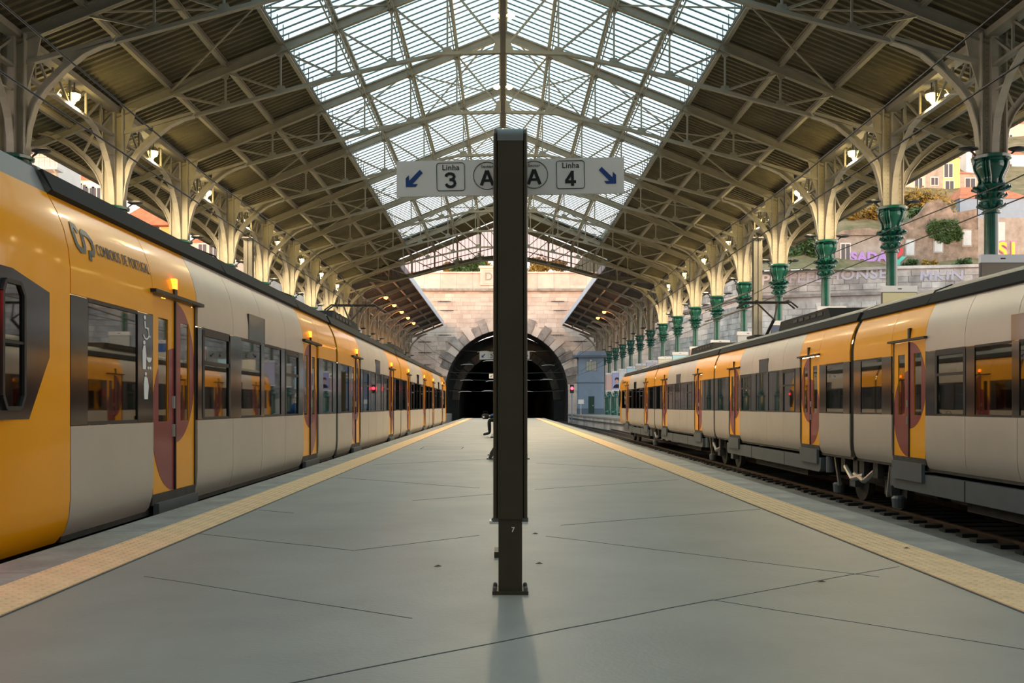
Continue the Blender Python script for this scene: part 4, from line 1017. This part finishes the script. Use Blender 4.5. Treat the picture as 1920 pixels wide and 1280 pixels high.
MB().box(-3.3, 3.3, -.55, .7, WT + 3.1, WT + 3.4).obj('block_coping', 'stone', ib)
fr = MB()
for a in ((-2.6, 2.6, WT + 2.75, WT + 2.85), (-2.6, 2.6, WT + 1.0, WT + 1.1), (-2.6, -2.5, WT + 1.1, WT + 2.75), (2.5, 2.6, WT + 1.1, WT + 2.75)): fr.box(a[0], a[1], -.46, -.38, a[2], a[3])
fr.obj('inscription_frame', 'stone', ib)
lettering('inscription', 'D.', 1.5, 'stone_d', ib, (-1.75, -.41, WT + 1.9), depth=.03, offset=.02)
# tunnel: wide vault, inner portal, bore
tl = thing('tunnel', 'dark sooty vaulted tunnel behind the portal arch', None, (AX, YW, 0), kind='structure')
def vault(r, zc, y0, y1, t, m, name):
    mb = MB(); n = 28; prof = [(r, -1.2 - zc)] + [(r * math.cos(math.pi * i / n), r * math.sin(math.pi * i / n)) for i in range(n + 1)] + [(-r, -1.2 - zc)]
    vs = []; k = len(prof)
    for y in (y0, y1):
        vs += [(x, y, z + zc) for x, z in prof]; vs += [(x * (1 + t / r), y, z * (1 + t / r) + zc if z > 0 else z + zc) for x, z in prof]
    fs = []
    for i in range(k - 1):
        fs += [(i, i + 1, 2 * k + i + 1, 2 * k + i), (k + i, 3 * k + i, 3 * k + i + 1, k + i + 1), (i, k + i, k + i + 1, i + 1), (2 * k + i, 2 * k + i + 1, 3 * k + i + 1, 3 * k + i)]
    mb.add(vs, fs); return mb.obj(name, m, tl, True)
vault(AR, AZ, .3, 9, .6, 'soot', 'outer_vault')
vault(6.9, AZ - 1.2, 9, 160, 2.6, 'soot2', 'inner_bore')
for i in range(15):
    a0, a1 = math.pi * i / 15, math.pi * (i + 1) / 15; g = .01
    MB().prism([(r * math.cos(a), AZ - 1.2 + r * math.sin(a)) for r, a in ((6.85, a0 + g), (7.9, a0 + g), (7.9, a1 - g), (6.85, a1 - g))], 'y', 8.85, 9.1).obj('inner_voussoir', 'soot', tl)
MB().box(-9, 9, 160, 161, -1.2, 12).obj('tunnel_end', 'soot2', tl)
for z, x0, x1 in ((8.6, -6.5, 6.5), (5.6, -8, 8), (4.6, -8, 8), (3.0, -8, 8)):
    MB().tube([(x0, 3.2, z + .1), (0, 3.2, z - .1), (x1, 3.2, z + .1)], .035, 5).obj('span_wire', 'skirt', tl)
for x, z in ((-5.5, 6.8), (-2.4, 7.3), (2.6, 7.4), (-5.6, 4.6), (-2.0, 4.5), (2.4, 4.6), (5.6, 4.7), (-5.8, 3.0), (-2.6, 3.1), (2.8, 3.0), (-3.2, 8.6), (3.2, 8.6), (5.8, 6.7)):
    MB().tube([(x - .9, 3.1, z - .1), (x - .4, 3.1, z), (x + .4, 3.1, z + .02), (x + .9, 3.1, z - .06)], [.03, .055, .055, .03], 8).obj('insulator', 'porcel_w', tl, True)
# wall insulators on the portal face
k = 0
for x, y in ((833, 565), (838, 582), (834, 628), (1046, 565), (1050, 582), (1045, 628), (796, 641), (797, 661), (795, 684), (1088, 640)):
    p = PX(x, y, YW - .9)
    t = thing('insulator', f'dark ribbed wire insulator before the portal wall, number {ORD[k]} counted around the arch', 'insulator', p, 'insulators in front of the portal wall'); k += 1
    mb = MB(); L_ = .9
    mb.tube([(-L_, 0, 0), (L_, 0, 0)], .05, 8); mb.obj('core_rod', 'porcelain', t)
    me = MB().lathe([(.06, -.03), (.14, 0), (.06, .03)], n=10).mesh('rib', 'porcelain', True)
    for i in range(7):
        o = put('rib', me, t, (-.55 + i * .18, 0, 0)); o.rotation_euler = (0, math.pi / 2, 0)
    MB().bar((-L_ - .6, 0, 0), (L_ + .6, 0, 0), .03).obj('wire_end', 'darksteel', t)
    MB().bar((0, 0, 0), (0, .85, 0), .03).obj('wall_hook', 'darksteel', t)

# ------------------------------------------------------------------ catenary wires and masts
def wire(pts, r, label, drop=None):
    o = MB().tube(pts, r, 5).obj('overhead_wire', 'black'); tag(o, label, 'wire'); return o
def catenary(x, zc, zm, lab):
    wire([(x, -10, zc), (x, YW + 40, zc)], .012, 'thin black contact wire ' + lab)
    pts = []; drops = MB()
    for i in range(0, 17):
        y = -10 + i * 8.8; pts.append((x, y, zm - (.18 if i % 2 else 0)))
    o = wire(pts, .012, 'sagging black messenger wire ' + lab)
    for i in range(1, 17):
        MB().bar((x, -10 + i * 8.8 + 1, zc), (x, -10 + i * 8.8 + 1, zm - .1), .012).obj('dropper', 'black', o)
catenary(-5.0, 3.32 + EYE, 4.05 + EYE, 'above the nearer train'); catenary(5.1, 3.37 + EYE, 4.1 + EYE, 'above the empty track'); catenary(8.6, 3.44 + EYE, 3.98 + EYE, 'above the farther train')
for s, lab in ((1, 'grey catenary mast among the green columns'), (-1, 'grey catenary mast behind the nearer train')):
    t = thing('catenary_mast', lab, 'mast', (s * 10.75, 40.6, 0)); MB().ibar((0, 0, 0), (0, 0, 8.1), .36, .3, .03, up=(0, 1, 0)).obj('mast_post', 'steel', t); MB().box(-.22, .22, -.2, .2, 8.1, 8.15).obj('mast_cap', 'steel', t)
    MB().tube([(0, 0, 5.3), (-s * 2.2, 0, 4.6)], .035, 6).obj('registration_arm', 'darksteel', t); MB().tube([(0, 0, 6.0), (-s * 2.2, 0, 5.05)], .03, 6).obj('stay', 'darksteel', t)

# ------------------------------------------------------------------ blue hut, signal, notice board
h = thing('signal_hut', 'slate blue two storey signal hut with flat roof beside the tunnel', 'hut', (0, 114, 0))
HX0, HX1 = 9.0, 12.0
HZ = 7.3
MB().box(HX0, HX1, 0, 2.6, 0, 3.7).obj('lower_wall', 'hut', h); MB().box(HX0 - .04, HX1 + .02, -.05, 2.65, 3.7, 3.82).obj('string_course', 'hutd', h); MB().box(HX0, HX1, .02, 2.6, 3.82, 6.75).obj('upper_wall', 'hut', h)
MB().box(HX0 - .5, HX1 + .4, -.5, 2.9, 6.75, 7.0).obj('roof_slab', 'hutd', h); MB().prism([(HX0 - .35, 7.0), (HX1 + .3, 7.0), (HX1 + .1, 7.5), (HX0 + .1, 7.5)], 'y', -.3, 2.8).obj('roof_cap', 'hut', h); MB().box(HX0 - .03, HX1 + .03, -.04, 2.6, 0, .7).obj('plinth', 'hutd', h)
w_ = MB().box(HX0 + .85, HX0 + 2.15, -.03, .03, 5.15, 6.35).obj('window', 'hutd', h)
for i in range(4): MB().box(HX0 + .89 + i * .31, HX0 + 1.17 + i * .31, -.045, -.02, 5.2, 6.3).obj('pane', 'hutglass', w_)
w_ = MB().box(HX0 - .03, HX0 + .03, .5, 2.1, 4.9, 6.35).obj('window', 'hutd', h)
for i in range(2): MB().box(HX0 - .045, HX0 - .02, .58 + i * .76, 1.26 + i * .76, 5.0, 6.25).obj('pane', 'hutglass', w_)
d_ = MB().box(HX0 + 1.15, HX0 + 1.85, -.05, .03, 0.1, 2.15).obj('door', 'gdoor', h); MB().box(HX0 + 1.66, HX0 + 1.72, -.08, -.05, 1.0, 1.1).obj('handle', 'white', d_)
for i in range(2): MB().box(HX0 + 1.22 + i * .3, HX0 + 1.46 + i * .3, -.065, -.05, .3, 1.95).obj('door_panel', 'gdoor', d_)
lp = MB().lathe([(.02, .2), (.1, .1), (.13, 0)], (HX0 + 1.45, -.15, 6.3), 10).obj('wall_lamp', 'white', h)
sg = thing('railway_signal', 'railway signal glowing red on a pale post beside the blue hut', 'signal', (8.05, 112, -1.0))
MB().tube([(0, 0, 0), (0, 0, 3.6)], .07, 8).obj('signal_post', 'hut', sg); MB().box(-.22, .22, -.1, .12, 3.5, 4.5).obj('signal_head', 'black', sg); MB().box(-.3, .3, -.3, .3, 0, .2).obj('footing', 'coping', sg)
MB().lathe([(.17, 0), (.17, .05)], (0, 0, 0), 14).obj('red_lens', 'red', sg, loc=(0, -.1, 4.05)).rotation_euler = (math.pi / 2, 0, 0)
nb = thing('notice_board', 'small white notice board on a thin pole before the blue hut', 'notice board', (9.15, 112.6, 0)); MB().tube([(0, 0, 0), (0, 0, 1.5)], .03, 6).obj('pole', 'white', nb); MB().box(-.33, .33, -.03, .0, 1.25, 1.75).obj('board', 'white', nb)

# ------------------------------------------------------------------ posters on the green columns
def P_(n, mats, lab):
    t = thing('poster_case', lab, 'poster', (XC + .12, by(n) - .32, 2.8), 'poster cases on the green columns')
    w, hh = .55, 2.0
    MB().box(-w, w, 0, .09, 0, hh - .2).obj('case', 'skirt', t); MB().box(-w, w, -.02, .1, hh - .2, hh).obj('header', 'pale', t); MB().box(-.06, .06, -.026, -.02, hh - .115, hh - .085).obj('header_mark', 'logo', t)
    MB().box(-w, w, -.02, .1, -.14, .0).obj('footer', 'pale', t)
    pc = MB().box(-w + .02, w - .02, -.01, .0, .02, hh - .22).obj('picture', mats[0], t)
    return t, pc
def col(name, c): M[name] = mat(name, c, .5); return name
pcs = [col('poster_taupe', (.22, .18, .14)), col('poster_cream', (.62, .58, .36)), col('poster_navy', (.035, .045, .075)), col('poster_slate', (.10, .12, .20)), col('poster_grey', (.5, .53, .56)), col('poster_blue', (.03, .13, .42)), col('poster_pink', (.62, .42, .38)),
       col('poster_sky', (.42, .68, .80)), col('poster_ivory', (.62, .60, .50)), col('poster_lav', (.55, .55, .70)), col('poster_sand', (.55, .5, .42)), col('poster_lilac', (.36, .38, .66)), col('poster_white', (.7, .7, .7))]
desc = ['taupe poster with a dark haired head', 'cream poster with a black haired head', 'navy poster with a bright blue block', 'slate blue poster', 'pale grey poster', 'deep blue poster with ivory below', 'pinkish poster',
        'sky blue poster', 'ivory poster', 'lavender poster', 'sand coloured poster', 'pale blue poster', 'white poster with a dark cross shape', 'lilac poster with a dark figure', 'pale pink poster']
for n in range(0, 15):
    key = pcs[n] if n < len(pcs) else pcs[[11, 6][n - 13]]
    if n == 11: key = 'poster_sky'
    if n == 13: key = 'poster_lilac'
    t, pc = P_(n, [key], f'{desc[n]} on the {ORD[n]} green column from the camera')
    if n in (0, 1, 13):
        k_ = 1.0 if n == 0 else .75; cx = (.1, .05, 0)[(0, 1, 13).index(n)]; zt = (1.3, 1.05, 1.1)[(0, 1, 13).index(n)]
        flat('portrait_hair', ellipse(cx, zt, .34 * k_, .30 * k_, 18), 'hair', pc, (0, -.012, 0)); flat('portrait_face', ellipse(cx - .03, zt - .22, .24 * k_, .30 * k_, 18), 'skin', pc, (0, -.016, 0)); flat('portrait_shoulders', ellipse(cx, .15, .42, .42, 16, 0, math.pi), 'cloth_k', pc, (0, -.012, 0))
    if n == 2: flat('colour_block', [(-.32, .9), (.3, .9), (.3, 1.45), (-.32, 1.45)], 'poster_blue', pc, (0, -.012, 0))
    if n == 5: flat('colour_block', [(-.52, .1), (.52, .1), (.52, 1.3), (-.52, 1.3)], 'poster_ivory', pc, (0, -.012, 0))
    if n == 12: flat('cross_shape', [(-.05, .3), (.05, .3), (.05, 1.5), (-.05, 1.5)], 'logo', pc, (0, -.012, 0))

# ------------------------------------------------------------------ hillside beyond
wr = thing('wall_right', 'weathered stone retaining wall below the ruined houses', None, kind='structure')
path = [Vector((20.0, YW + .5)), Vector((26.0, 104)), Vector((40, 99.5)), Vector((78, 93))]
RW = 14.1 + EYE
rs = []
for a, b in zip(path, path[1:]):
    d = (b - a); Ls = d.length; d.normalize(); nn = Vector((d.y, -d.x))
    if nn.y > 0 and abs(nn.y) > abs(nn.x): nn = -nn
    if nn.x > 0 and abs(nn.x) > abs(nn.y): nn = -nn
    mb = MB(); q = [a, b, b - nn * 1.2, a - nn * 1.2]
    mb.prism([(p.x, p.y) for p in q], 'z', -1.2, RW); mb.obj('masonry_core', 'stone_r' if a.x > 25 else 'stone', wr)
    cb = MB(); q = [a + nn * .3, b + nn * .3, b - nn * .2, a - nn * .2]; cb.prism([(p.x, p.y) for p in q], 'z', RW - 2.6, RW - 2.3); cb.obj('string_course', 'stone_d', wr)
    cb = MB(); cb.prism([(p.x, p.y) for p in q], 'z', RW, RW + .3); cb.obj('wall_coping', 'stone_r', wr)
    z = 2.0; row = 0
    while z < RW - .2:
        hgt = .62; u = (row % 2) * .5
        while u < Ls - .3:
            w_ = random.uniform(.7, 1.5); u1 = min(u + w_, Ls)
            if not (RW - 2.7 < z + hgt and z < RW - 2.2): rs.append((a + d * (u + .02), a + d * (u1 - .02), nn, z + .02, z + hgt - .02))
            u = u1
        z += hgt; row += 1
def sblock(mb, p, q, nn, z0, z1, t):
    c = [p, q, q + nn * t, p + nn * t]; mb.prism([(v.x, v.y) for v in c], 'z', z0, z1)
rs.sort(key=lambda r: abs(r[0].x - 36) * .5 + abs(r[3] - 10) * 1.5)
rest = MB()
for i, r in enumerate(rs):
    t_ = random.uniform(.03, .12)
    mt_ = 'stone_r' if r[0].x > 24 else 'stone'
    if i < 300: mb = MB(); sblock(mb, *r, t_); mb.obj('stone', mt_, wr)
    else: sblock(rest, *r, t_)
tag(rest.obj('stone_courses', 'stone_r', wr), kind='stuff')
def graf(txt, x, y, size, m, sx=1.0, sh=.08):
    k_ = (x - 943) / F
    for a, b in zip(path[1:], path[2:]):
        d = b - a; den = d.x - k_ * d.y; t_ = (k_ * a.y - a.x) / den
        if 0 <= t_ <= 1:
            q = a + d * t_; d.normalize(); nn = Vector((d.y, -d.x)); nn = -nn if nn.y > 0 else nn; q = q + nn * .13
            lettering('graffiti', txt, size, m, wr, (q.x, q.y, EYE + (760 - y) / F * q.y), right=(d.x, d.y, 0), depth=.02, offset=.03, sx=sx, shear=sh)
graf('FEED', 1515, 521, 1.5, 'lilac', 1.15); graf('HONSE', 1607, 515, 1.5, 'lilac', 1.15); graf('MKIN', 1765, 517, 1.3, 'lilac', 1.3); graf('SOPE', 1422, 526, 1.6, 'pale', 1.1)
# terrain
hl = thing('hill', 'steep earth hillside behind the station walls', None, kind='structure')
def hz(x, y):
    base = RW - .2 if x > 18 else WT + 1.5
    k_ = max(0, min(1, (x - 10) / 22)); yy = max(0, y - (100 if x > 18 else YW + 2))
    return base + yy * (.10 + .42 * k_) * (1 if yy < 60 else 60 / yy + .3 * (1 - 60 / yy)) + .5 * math.sin(x * .4) * math.cos(y * .3)
MB().grid(lambda u, v: ((lambda x, y: (x, y, hz(x, y)))(26 + u * 90, 101.5 - u * 12 + v * 90)), 30, 26).obj('slope', 'earth', hl, True)
MB().grid(lambda u, v: ((lambda x, y: (x, y, hz(x, y)))(-60 + u * 90, YW + 1.2 + v * 60)), 26, 14).obj('slope', 'earth', hl, True)

def shrub(name, c, r, m, label, cat='shrub', n=500, leaf=.34, sy=.7, sz=.8):
    t = thing(name, label, cat, (c[0], c[1], c[2] - r * .8)); mb = MB(); rnd = random.Random(int(c[0] * 13 + c[2] * 7))
    lobes = [(Vector((rnd.uniform(-.75, .75) * r, rnd.uniform(-.5, .5) * r * sy, r * rnd.uniform(.35, 1.25) * (sz / .8))), r * rnd.uniform(.28, .55)) for _ in range(9)]
    for i in range(n):
        c_l, rl_ = lobes[i % 9]; a, b = rnd.uniform(0, 2 * math.pi), math.acos(rnd.uniform(-1, 1)); rr = rl_ * rnd.uniform(.1, 1) ** .45 * rnd.choice((1, 1, 1.25))
        p = c_l + Vector((rr * math.sin(b) * math.cos(a), rr * sy * math.sin(b) * math.sin(a), rr * math.cos(b)))
        u = Vector((rnd.uniform(-1, 1), rnd.uniform(-1, 1), rnd.uniform(-1, 1))).normalized(); w = u.orthogonal().normalized(); s_ = leaf * rnd.uniform(.6, 1.3)
        mb.add([p - u * s_, p + w * s_ * .5, p + u * s_, p - w * s_ * .5], [(0, 1, 2), (0, 2, 3)])
    if sy > .5: MB().tube([(0, 0, -.3), (.1 * r, 0, r * .6), (-.05 * r, .1 * r, r * 1.2)], [.09 * r, .06 * r, .03 * r], 6).obj('stem', 'ruin', t)
    tag(mb.obj('foliage', m, t), kind='stuff'); return t
def house(name, x0, x1, y0, y1, d, depth, m, label, wins=(), roof='tile', rh=1.4, ww=1.0, wh=1.6, base=4, over=.12, wm='pane'):
    a, b = PX(x0, y1, d), PX(x1, y0, d); cx = (a.x + b.x) / 2
    t = thing(name, label, 'house', (cx, d, a.z - base)); w = b.x - a.x; hgt = b.z - a.z + base
    MB().box(-w / 2, w / 2, 0, depth, 0, hgt).obj('wall', m, t)
    if roof:
        rr = MB(); o = over
        rr.add([(-w / 2 - o, -o, hgt), (w / 2 + o, -o, hgt), (w / 2 + o, depth + o, hgt), (-w / 2 - o, depth + o, hgt), (-w / 2 + w * .25, depth / 2, hgt + rh), (w / 2 - w * .25, depth / 2, hgt + rh)],
               [(0, 3, 2, 1), (0, 1, 5, 4), (2, 3, 4, 5), (1, 2, 5), (3, 0, 4)]); rr.obj('roof', roof, t)
    for wx, wy in wins:
        p = PX(wx, wy, d); x = p.x - cx; z = p.z - (a.z - base)
        f = MB().box(x - ww / 2 - .12, x + ww / 2 + .12, -.06, .05, z - wh / 2 - .12, z + wh / 2 + .12).obj('window', 'frame', t); MB().box(x - ww / 2, x + ww / 2, -.08, -.06, z - wh / 2, z + wh / 2).obj('pane', wm, f)
        MB().box(x - .04, x + .04, -.10, -.08, z - wh / 2, z + wh / 2).obj('glazing_bar', 'frame', f)
    return t
# ruined wall with bricked up openings
ru = house('ruined_house', 1652, 1834, 430, 516, 103, 6, 'ruin', 'overgrown brown ruined house front with bricked up windows above the retaining wall', (), None, base=1)
o0 = ru.location
for x, y in ((1706, 464), (1759, 458), (1813, 446)):
    p = PX(x, y, 103) - o0; f = MB().box(p.x - .55, p.x + .55, -.05, .1, p.z - .95, p.z + .95).obj('window', 'plaster_g', ru); MB().box(p.x - .42, p.x + .42, -.09, -.05, p.z - .8, p.z + .8).obj('brick_infill', 'brickup', f)
a = PX(1650, 432, 103) - o0; b = PX(1700, 395, 103) - o0
rp = [(1650, 432), (1660, 424), (1705, 415), (1728, 398), (1745, 376), (1765, 373), (1782, 385), (1790, 398), (1836, 390), (1836, 432)]
MB().prism([((PX(x, y, 103) - o0).x, (PX(x, y, 103) - o0).z) for x, y in rp], 'y', .3, 1.0).obj('broken_parapet', 'ruin', ru)
rw = house('ruined_house', 1834, 1960, 408, 500, 103, 6, 'plaster_g', 'pale peeling house front with one blind window at the frame edge', ((1873, 438),), None, ww=1.0, wh=2.2, base=1, wm='brickup')
rl = house('ruined_house', 1566, 1652, 440, 498, 103, 5, 'plaster_g', 'grey plastered ruin with purple writing and a dark doorway', ((1585, 475),), None, ww=.9, wh=2.0, base=1, wm='pane')
MB().prism([((PX(x, y, 103) - rl.location).x, (PX(x, y, 103) - rl.location).z) for x, y in ((1562, 442), (1580, 432), (1625, 428), (1654, 432), (1654, 442))], 'y', -.3, .8).obj('broken_cornice', 'ruin', rl)
for o, txt, x, y, d, sz, m, sx in ((rl, 'SADA', 1629, 482, 102.9, 1.35, 'purple', 1.1), (ru, 'O', 1678, 470, 102.8, 2.2, 'rspray', 1.0), (rw, 'S1', 1890, 470, 102.85, 2.3, 'yspray', 1.0), (ru, 'Y', 1684, 494, 102.8, 1.8, 'teal', 1.3)):
    p = PX(x, y, d) - o.location; g = lettering('graffiti', txt, sz, m, o, p, depth=.03, offset=.07, sx=sx)
p = PX(1890, 470, 102.9) - rw.location; lettering('graffiti', 'S1', 2.4, 'pinkp', rw, p, depth=.02, offset=.16)
# houses on the hill
house('hill_house', 1572, 1660, 392, 440, 122, 7, 'plaster_p', 'rose plastered house behind the ruin with a tall bright window', ((1588, 412),), 'tile', ww=1.2, wh=2.6)
house('hill_house', 1690, 1735, 322, 372, 130, 7, 'plaster_p', 'narrow rose house high on the hill between two green columns', ((1722, 345),), 'tile', rh=1.5)
house('hill_house', 1735, 1768, 300, 372, 130, 7, 'plaster_g', 'narrow grey stone house high on the hill', ((1752, 340),), 'tile', rh=1.5, ww=.9, wh=1.0)
house('hill_house', 1768, 1800, 296, 368, 130, 7, 'plaster_y', 'sunlit ochre house with a small balcony on the hill', ((1778, 320), (1780, 352)), 'tile', rh=1.5, ww=1.1, wh=1.8)
house('hill_house', 1800, 1836, 326, 372, 130, 7, 'plaster_g', 'grey house with white casement windows on the hill', ((1819, 345),), 'tile', rh=1.2, ww=1.3, wh=1.5)
house('hill_house', 1812, 1850, 282, 326, 138, 7, 'plaster', 'white house above the grey one with casement windows', ((1828, 300),), 'tile', rh=1.2)
house('hill_house', 1872, 1925, 290, 345, 140, 8, 'plaster', 'white house with clay roof behind the nearest green column', ((1890, 318),), 'tile', rh=2.0)
house('hill_house', 1800, 1935, 372, 400, 110, 8, 'hut', 'low pale blue shed with clay roof beside the nearest green column', (), 'tile', rh=2.2)
house('hill_house', 1862, 1935, 232, 285, 160, 8, 'plaster_p', 'tall rose house at the top of the hill by the frame edge', ((1892, 262), (1875, 268)), 'tile', rh=2.0)
house('hill_house', 1705, 1830, 250, 300, 170, 8, 'plaster_y', 'broad ochre house at the top of the hill', ((1800, 275),), 'tile', rh=2.0)
house('church_tower', 1892, 1925, 190, 240, 172, 6, 'stone', 'old stone tower at the top of the hill', ((1898, 222),), None)
for x, y, d, r, m, lab in ((1513, 468, 101.6, 2.3, 'leaf', 'dark ivy thicket hanging above the retaining wall'), (1528, 488, 101, 1.6, 'leaf', 'low green bush at the top of the retaining wall'), (1455, 480, 103, 2.2, 'leaf', 'green bush behind the grey catenary mast'), (1430, 494, 102, 1.5, 'leaf', 'small green bush beside the grey catenary mast'),
    (1745, 378, 108, 2.2, 'leafo', 'orange sunlit bush above the ruin parapet'), (1715, 375, 112, 2.0, 'leafo', 'yellow green bush left of the ruin gable'), (1722, 398, 106, 1.0, 'leaf', 'small green bush on the ruin parapet'), (1775, 436, 102.85, 1.8, 'leaf', 'ivy patch on the ruined front between blind windows'),
    (1700, 503, 99, 1.0, 'leaf', 'weedy bush at the foot of the ruin'), (1745, 503, 98.6, .9, 'leafo', 'dry brown weeds at the foot of the ruin'), (1800, 498, 97.6, .9, 'leaf', 'green weeds near the nearest poster'), (1620, 402, 116, 2.0, 'leafo', 'orange sunlit bush before the rose house')):
    shrub('hill_shrub', PX(x, y - 3, d + (2.8 if d < 104 and 'ivy patch' not in lab else 0)), r, m, lab, n=1500 if r > 1.5 else 700, leaf=.24, sy=.12 if 'ivy patch' in lab else .7)
for i, (x, y, r, m) in enumerate(((868, 500, 1.5, 'leaf'), (890, 497, 1.8, 'leaf'), (845, 502, 1.2, 'leafo'), (1015, 498, 1.8, 'leafo'), (1045, 501, 1.3, 'leafo'), (905, 496, 1.3, 'leafo'))):
    shrub('portal_shrub', PX(x, y, YW + 6 + i), r, m, f'{"green" if m == "leaf" else "golden"} shrub above the tunnel parapet, {ORD[i]} of the six', n=800, leaf=.28)

# ------------------------------------------------------------------ town beyond the nearer train
wl = thing('wall_left', 'pale stone wall beyond the columns of the nearer train', None, kind='structure')
MB().box(-19.5, -18.5, 70, YW, -1.2, 15).obj('masonry_core', 'stone', wl)
def lhouse(x0, x1, y0, y1, d, m, label, wins, **k): return house('town_house', x0, x1, y0, y1, d, 3.2, m, label, wins, base=PX(0, y1, d).z + 1.16, **k)
t = lhouse(20, 108, 200, 420, 58, 'plaster', 'sunlit white house with a glazed balcony behind the nearer train', ((52, 262),), roof='tile', ww=1.2, wh=1.8)
p = PX(90, 300, 57.9) - t.location
bc = MB().box(p.x - .9, p.x + .9, -.9, 0, p.z - .75, p.z - .6).obj('balcony', 'frame', t)
for i in range(6): MB().box(p.x - .85 + i * .32, p.x - .81 + i * .32, -.88, -.84, p.z - .6, p.z + .7).obj('balcony_post', 'plaster_p', bc)
MB().box(p.x - .9, p.x + .9, -.9, -.82, p.z - .05, p.z + .02).obj('balcony_rail', 'plaster_p', bc); MB().box(p.x - .95, p.x + .95, -.95, 0, p.z + .68, p.z + .76).obj('balcony_head', 'frame', bc)
for s in (-1, 1): MB().bar((p.x + s * .7, -.8, p.z - .75), (p.x + s * .7, 0, p.z - 1.3), .1).obj('console', 'frame', bc)
t = lhouse(125, 196, 338, 460, 75, 'plaster', 'white town house with shuttered windows and clay roof', ((136, 352), (145, 356), (155, 360), (168, 366), (182, 366)), roof='tile', rh=1.6, ww=.55, wh=1.1)
lhouse(232, 330, 425, 520, 95, 'plaster_y', 'low ochre town house with broad clay roof', ((255, 440), (290, 440)), roof='tile', rh=2.4, over=1.0)
lhouse(355, 420, 455, 560, 120, 'plaster_p', 'distant rose town house seen between columns', ((380, 470), (400, 470)), roof='tile', rh=1.6)
# station hall behind the camera
wf = thing('wall_front', 'plastered wall of the station hall closing the platforms', None, kind='structure')
MB().box(-28, 42, -15, -14, -1.2, 23.5).obj('hall_wall', 'plaster_g', wf); MB().box(22, 42, -18, -15.01, -1.2, 28).obj('hall_sun_blocker', 'plaster_g', wf)  # wall sized to block low sun; unseen second block added to shade the ruin
for i in range(9):
    x = -24 + i * 6; MB().box(x - 1.2, x + 1.2, -14.02, -13.95, .1, 4.2).obj('hall_door', 'gdoor', wf)

# ------------------------------------------------------------------ litter on the platform
for i, (x, y, r) in enumerate(((1700, 1031, 'beside the tactile strip'), (1010, 1057, 'right of the sign post'), (1003, 1001, 'close behind the sign post'), (1540, 1091, 'on the open deck'), (820, 1062, 'left of the sign post'))):
    d = EYE * F / (y - 760); p = PX(x, y, d); z0 = .012 if i == 0 else .001
    o = MB().add([(-.025, 0, z0), (0, -.012, z0 + .008), (.03, .004, z0), (.005, .016, z0 + .01), (0, 0, z0 + .001)], [(0, 1, 4), (1, 2, 4), (2, 3, 4), (3, 0, 4)]).obj('dead_leaf', 'litter')
    o.location = (p.x, p.y, 0); tag(o, f'tiny dry brown leaf lying {r}', 'leaf', 'dead leaves on the platform')
